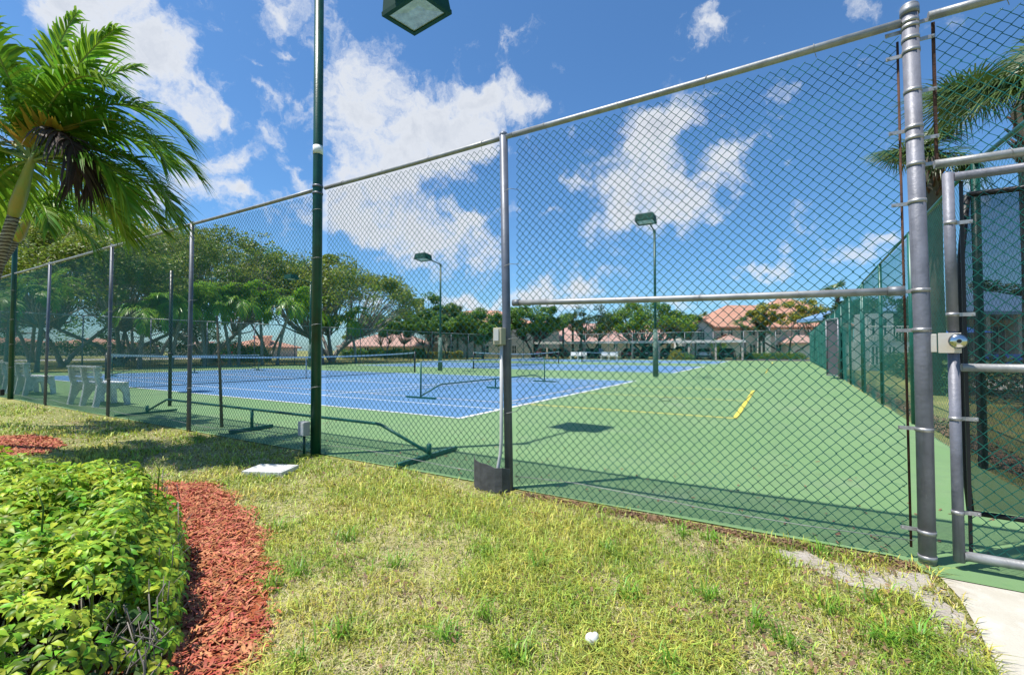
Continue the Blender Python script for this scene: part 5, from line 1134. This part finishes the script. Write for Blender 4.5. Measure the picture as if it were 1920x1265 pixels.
def okmask(x, y, edge=.0):
    wig = .05*np.sin(x*3.1)+.04*np.sin(x*7.7)
    ok = (y < -.03+wig*.5) & ~inside(MULCH, x, y) & ~inside(MULCH2, x, y) & ~inside(PATH, x, y) & (x < 0.05)
    s = inside([p[:2] for p in sand], x, y); rr = np.random.default_rng(3).uniform(size=len(x)); ok &= ~s | (rr < .12+.75*(vnoise(x, y, 5, 77) > .52))
    ok &= ~((x > -5.2) & (x < -4.76) & (y > -.84) & (y < -.5))
    return ok
x, y, d = scatter(330000, 1.2, 24, seed=5); k = okmask(x, y); pn_ = vnoise(x, y, 1.6, 4)*.6+vnoise(x, y, 5.5, 5)*.4; rr = RNG.uniform(size=len(x)); k &= rr < np.clip((pn_-.20)*2.6, .22, 1)*np.clip(.35+.65*np.clip(-y/.35, 0, 1), 0, 1)
x, y, d, pn_ = x[k], y[k], d[k], pn_[k]
sc_ = np.clip(d/3.8, .75, 2.0)
V, Fc = blades(x, y, d, .044*(.55+1.0*pn_)*np.clip(d/6, 1, 1.2),   .0062*sc_, 6, lean=1.05)
tag(fast('lawn_grass', V, Fc, M['grassblade']), 'short yellow green lawn grass in front of the fence', 'grass', kind='stuff')
x, y, d = scatter(260000, 1.2, 22, seed=8); k = okmask(x, y); pn2_ = vnoise(x, y, 1.6, 4)*.6+vnoise(x, y, 5.5, 5)*.4; k &= RNG.uniform(size=len(x)) < np.clip(1.15-pn2_, .25, .8)
x, y, d = x[k], y[k], d[k]; V, Fc = blades(x, y, d, .014, .0036*np.clip(d/3.5, .8, 3), 9, lean=3.2)
tag(fast('dry_grass', V, Fc, M['straw']), 'straw coloured dry grass thatch between the green blades', 'dry grass', kind='stuff')
# coarse bright tufts
tx = []; 
for (px, py) in [(1720, 1195)]+[(900, 1155), (1010, 1062), (1140, 1035), (1420, 1175), (1550, 1140), (1640, 1130), (1250, 1245), (840, 1195), (560, 1075), (510, 1100), (520, 990), (640, 1190), (1280, 1000), (740, 1060), (1480, 1210), (1660, 1205), (1330, 1120), (650, 1010), (1330, 1010), (1540, 1035), (560, 1240), (960, 1235), (1180, 1120)]:
    c = gp(px, py); n_ = 42; a = RNG.uniform(0, 2*np.pi, n_); r_ = np.abs(RNG.normal(0, .045, n_)); tx.append((c[0]+r_*np.cos(a), c[1]+r_*np.sin(a)))
x = np.concatenate([a for a, _ in tx]); y = np.concatenate([b for _, b in tx]); V, Fc = blades(x, y, None, .085, .0055, 14, lean=1.0)
M['tuft'] = mat('coarse_green_grass', (.13, .30, .02), .45, vscale=4, col2=(.22, .42, .04), trans=.3, island=.35)
tag(fast('coarse_grass', V, Fc, M['tuft']), 'coarse darker green grass tufts scattered in the lawn', 'grass', kind='stuff')
def chips(x, y, L_, W_, m, name, label, cat, seed, z=.0, up=.35, th=.0):
    r = np.random.default_rng(seed); n = len(x); P = np.stack([x, y, z+r.uniform(0, .016, n)], 1); nr = r.normal(0, up, (n, 3)); nr[:, 2] = 1; nr = unit(nr)
    a = unit(np.cross(nr, r.normal(size=(n, 3)))); b = np.cross(nr, a); l_ = (L_*r.uniform(.4, 1.5, n))[:, None]*.5; w_ = (W_*r.uniform(.5, 1.5, n))[:, None]*.5
    V = np.stack([P-a*l_-b*w_*.7, P-a*l_*.8+b*w_, P+a*l_+b*w_*.5, P+a*l_*.9-b*w_], 1).reshape(-1, 3)
    return tag(fast(name, V, np.arange(4*n).reshape(-1, 4), m), label, cat, kind='stuff')
r = np.random.default_rng(44); n = 90000
x = r.uniform(-6.4, -1.9, n); y = r.uniform(-4.2, -1.0, n); k = inside(MULCH, x+r.normal(0, .035, n)+.04*np.sin(y*17), y+r.normal(0, .035, n)+.04*np.sin(x*13)); 
dd = np.hypot(x-CAM[0], y-CAM[1]); x, y = x[k], y[k]
chips(x, y, .045, .009, M['mulchchip'], 'bark_mulch', 'shredded red bark mulch beside the clipped hedge', 'mulch', 45)
n = 16000; xs_ = [p[0] for p in MULCH2]; ys_ = [p[1] for p in MULCH2]; x = r.uniform(min(xs_), max(xs_), n); y = r.uniform(min(ys_), max(ys_), n); k = inside(MULCH2, x, y)
chips(x[k], y[k], .06, .014, M['mulchchip'], 'bark_mulch', 'red bark mulch in the bed under the palm at the left', 'mulch', 46)
x, y, d = scatter(60000, 1.3, 9, seed=47); nn_ = vnoise(x, y, 2.4, 48); k = okmask(x, y) & (RNG.uniform(size=len(x)) < np.clip((nn_-.5)*.4, .01, .15)+.20*(x > -1.1)*(y > -1.5)); x, y = x[k], y[k]
chips(x, y, .022, .012, M['litter'], 'leaf_litter', 'small brown fallen leaves scattered in the grass', 'leaf litter', 48, z=.006, up=.6)
n = 5000; x = r.uniform(-2.5, -.05, n); y = -.04-np.abs(r.normal(0, .05, n)); chips(x, y, .02, .008, M['litter'], 'leaf_litter', 'fallen leaves and dirt gathered under the fence mesh', 'leaf litter', 49, z=-.006, up=.7)
n = 9000; y = r.uniform(2.6, 30, n)**1.0; x = 1.16+.02*y+np.abs(r.normal(0, .16, n)); chips(x, y, .05, .03, M['litter'], 'leaf_litter', 'brown leaf litter along the foot of the right side fence', 'leaf litter', 50, z=.0, up=.6)
n = 420; x = r.uniform(-9, 1.0, n); y = .06+np.abs(r.normal(0, .8, n)); chips(x, y, .03, .014, M['litter'], 'leaf_litter', 'few dry leaves blown onto the green court along the fence', 'leaf litter', 52, z=.002, up=.3)

# ------------------------------------------------------------------ clipped schefflera hedge, lower left
BP = [(-5.9, -2.45), (-5.2, -2.2), (-4.9, -2.1), (-4.22, -1.92), (-3.75, -1.98), (-3.3, -2.17), (-2.95, -2.33), (-2.71, -2.46), (-2.28, -2.67), (-2.05, -2.80), (-1.92, -2.92), (-2.0, -3.4), (-2.3, -4.4), (-6.2, -4.4), (-6.8, -3.2)]
hb = thing('schefflera_hedge', 'low clipped hedge of glossy palmate leaves beside the red mulch', 'hedge', (-4.0, -3.0, 0))
r = np.random.default_rng(60)
n = 90000; x = r.uniform(-6.6, -1.8, n); y = r.uniform(-4.3, -1.8, n); k = inside(BP, x, y); x, y = x[k], y[k]
# distance to the outline
ed = np.full(len(x), 9.0)
for i in range(len(BP)):
    p, q = np.array(BP[i]), np.array(BP[(i+1) % len(BP)]); v = q-p; t_ = np.clip(((x-p[0])*v[0]+(y-p[1])*v[1])/(v@v), 0, 1); ed = np.minimum(ed, np.hypot(x-p[0]-v[0]*t_, y-p[1]-v[1]*t_))
top = (.42+.065*(vnoise(x, y, 2.3, 61)-.5)*2+.07*(vnoise(x, y, 7, 62)-.5))*np.clip(.62+ed*2.2, 0, 1)
dist = np.hypot(x-CAM[0], y-CAM[1])
bare = vnoise(x, y, 2.2, 66)*.6+vnoise(x, y, 6, 67)*.4
keep = r.uniform(size=len(x)) < np.clip(2.9/dist, .5, 1)*np.where(bare > .56, .22, 1.0)
x, y, top, ed, dist = x[keep], y[keep], top[keep], ed[keep], dist[keep]
nW = min(len(x), 13500); x, y, top, ed, dist = [q[:nW] for q in (x, y, top, ed, dist)]
z = np.where(ed < .16, r.uniform(.08, 1.02, nW)*top, top*r.uniform(.68, 1.08, nW))
outw = np.zeros((nW, 3)); 
gx = -2.9; out_dir = unit(np.stack([x+4.2, y+3.6, np.zeros(nW)], 1)); up_ = np.array([0, 0, 1.0])
nr = unit(up_*1.0+out_dir*np.where(ed < .18, 1.0, .12)[:, None]+r.normal(0, .28, (nW, 3)))
C_ = np.stack([x, y, z], 1)
a0 = unit(np.cross(nr, r.normal(size=(nW, 3)))); b0 = np.cross(nr, a0)
nleaf = 7; Vs = []; size = r.uniform(.030, .064, nW)*np.where(bare[keep][:nW] > .56, .8, 1)
for j in range(nleaf):
    th = 2*np.pi*(j+r.uniform(-.2, .2, nW))/nleaf; dv = a0*np.cos(th)[:, None]+b0*np.sin(th)[:, None]; wd = np.cross(nr, dv); l_ = (size*r.uniform(.85, 1.15, nW))[:, None]
    dr = r.uniform(.15, .75, nW)[:, None]; w_ = l_*.19
    s0 = C_+dv*l_*.16; m1 = C_+dv*l_*.5-nr*l_*dr*.10+nr*l_*.10; m2 = C_+dv*l_*.82-nr*l_*dr*.32+nr*l_*.06; tp = C_+dv*l_*1.05-nr*l_*dr*.62
    # keeled leaflet: two strips either side of the midrib
    Vs.append(np.stack([s0, m1-wd*w_+nr*w_*.35, m1, m1+wd*w_+nr*w_*.35, m2-wd*w_*.85+nr*w_*.3, m2, m2+wd*w_*.85+nr*w_*.3, tp], 1))
V = np.stack(Vs, 1).reshape(-1, 3); kk = (np.arange(nW*nleaf)*8)[:, None]
Q = [[0, 2, 1, 1], [0, 3, 2, 2], [1, 2, 5, 4], [2, 3, 6, 5], [4, 5, 7, 7], [5, 6, 7, 7]]
T3 = np.concatenate([kk+np.array(q) for q in [[0, 2, 1], [0, 3, 2], [1, 2, 5], [1, 5, 4], [2, 3, 6], [2, 6, 5], [4, 5, 7], [5, 6, 7]]])
fast('foliage', V, T3, M['scheff'], hb, nper=3, smooth=True)
# clipped twigs and stems
n = 11000; x = r.uniform(-6.4, -1.9, n); y = r.uniform(-4.2, -1.9, n); k = inside(BP, x, y); x, y = x[k], y[k]; bare = vnoise(x, y, 2.2, 66)*.6+vnoise(x, y, 6, 67)*.4
k = ((bare > .55) | (r.uniform(size=len(x)) < .30)) & ~((y < -2.75) & (x > -2.5)); x, y = x[k], y[k]; n = len(x)
hh = .40+.04*(vnoise(x, y, 2.3, 61)-.5)*2; az = r.uniform(0, 2*np.pi, n); tl = r.uniform(.0, .9, n)
A_ = np.stack([x, y, hh*r.uniform(.1, .75, n)], 1); dv = np.stack([np.cos(az)*np.sin(tl), np.sin(az)*np.sin(tl), np.cos(tl)], 1); l_ = r.uniform(.04, .11, n)
B_ = A_+dv*l_[:, None]; B_[:, 2] = np.minimum(B_[:, 2], hh); pv_ = unit(np.cross(dv, np.array([.3, .2, 1.0]))); qv = np.cross(dv, pv_); rad = r.uniform(.0014, .0032, n)[:, None]
ring = [pv_, qv, -pv_, -qv]; V = np.stack([A_+q*rad for q in ring]+[B_+q*rad*.8 for q in ring], 1).reshape(-1, 3); kk = (np.arange(n)*8)[:, None]
fast('twigs', V, np.concatenate([kk+np.array([j, (j+1) % 4, 4+(j+1) % 4, 4+j]) for j in range(4)]+[kk+np.array([4, 5, 6, 7])]), M['twig'], hb)
# dark leaf filling in the depth of the hedge
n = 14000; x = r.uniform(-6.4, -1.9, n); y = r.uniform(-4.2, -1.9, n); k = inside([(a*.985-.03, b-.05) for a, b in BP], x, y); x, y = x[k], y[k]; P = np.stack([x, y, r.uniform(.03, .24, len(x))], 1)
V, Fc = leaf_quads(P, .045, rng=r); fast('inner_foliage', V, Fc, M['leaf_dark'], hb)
# shoots sticking out
for (px, py, h_) in [(75, 1010, .20), (295, 905, .12), (205, 905, .12), (130, 930, .13), (170, 1110, .08)]:
    c = gp(px, py, .43); MB().tube([c-Z*.1, c+Z*h_*.6+RH*.01, c+Z*h_+RH*-.02], [.004, .003, .002], 5).build('shoot', M['leaf_green'], hb)
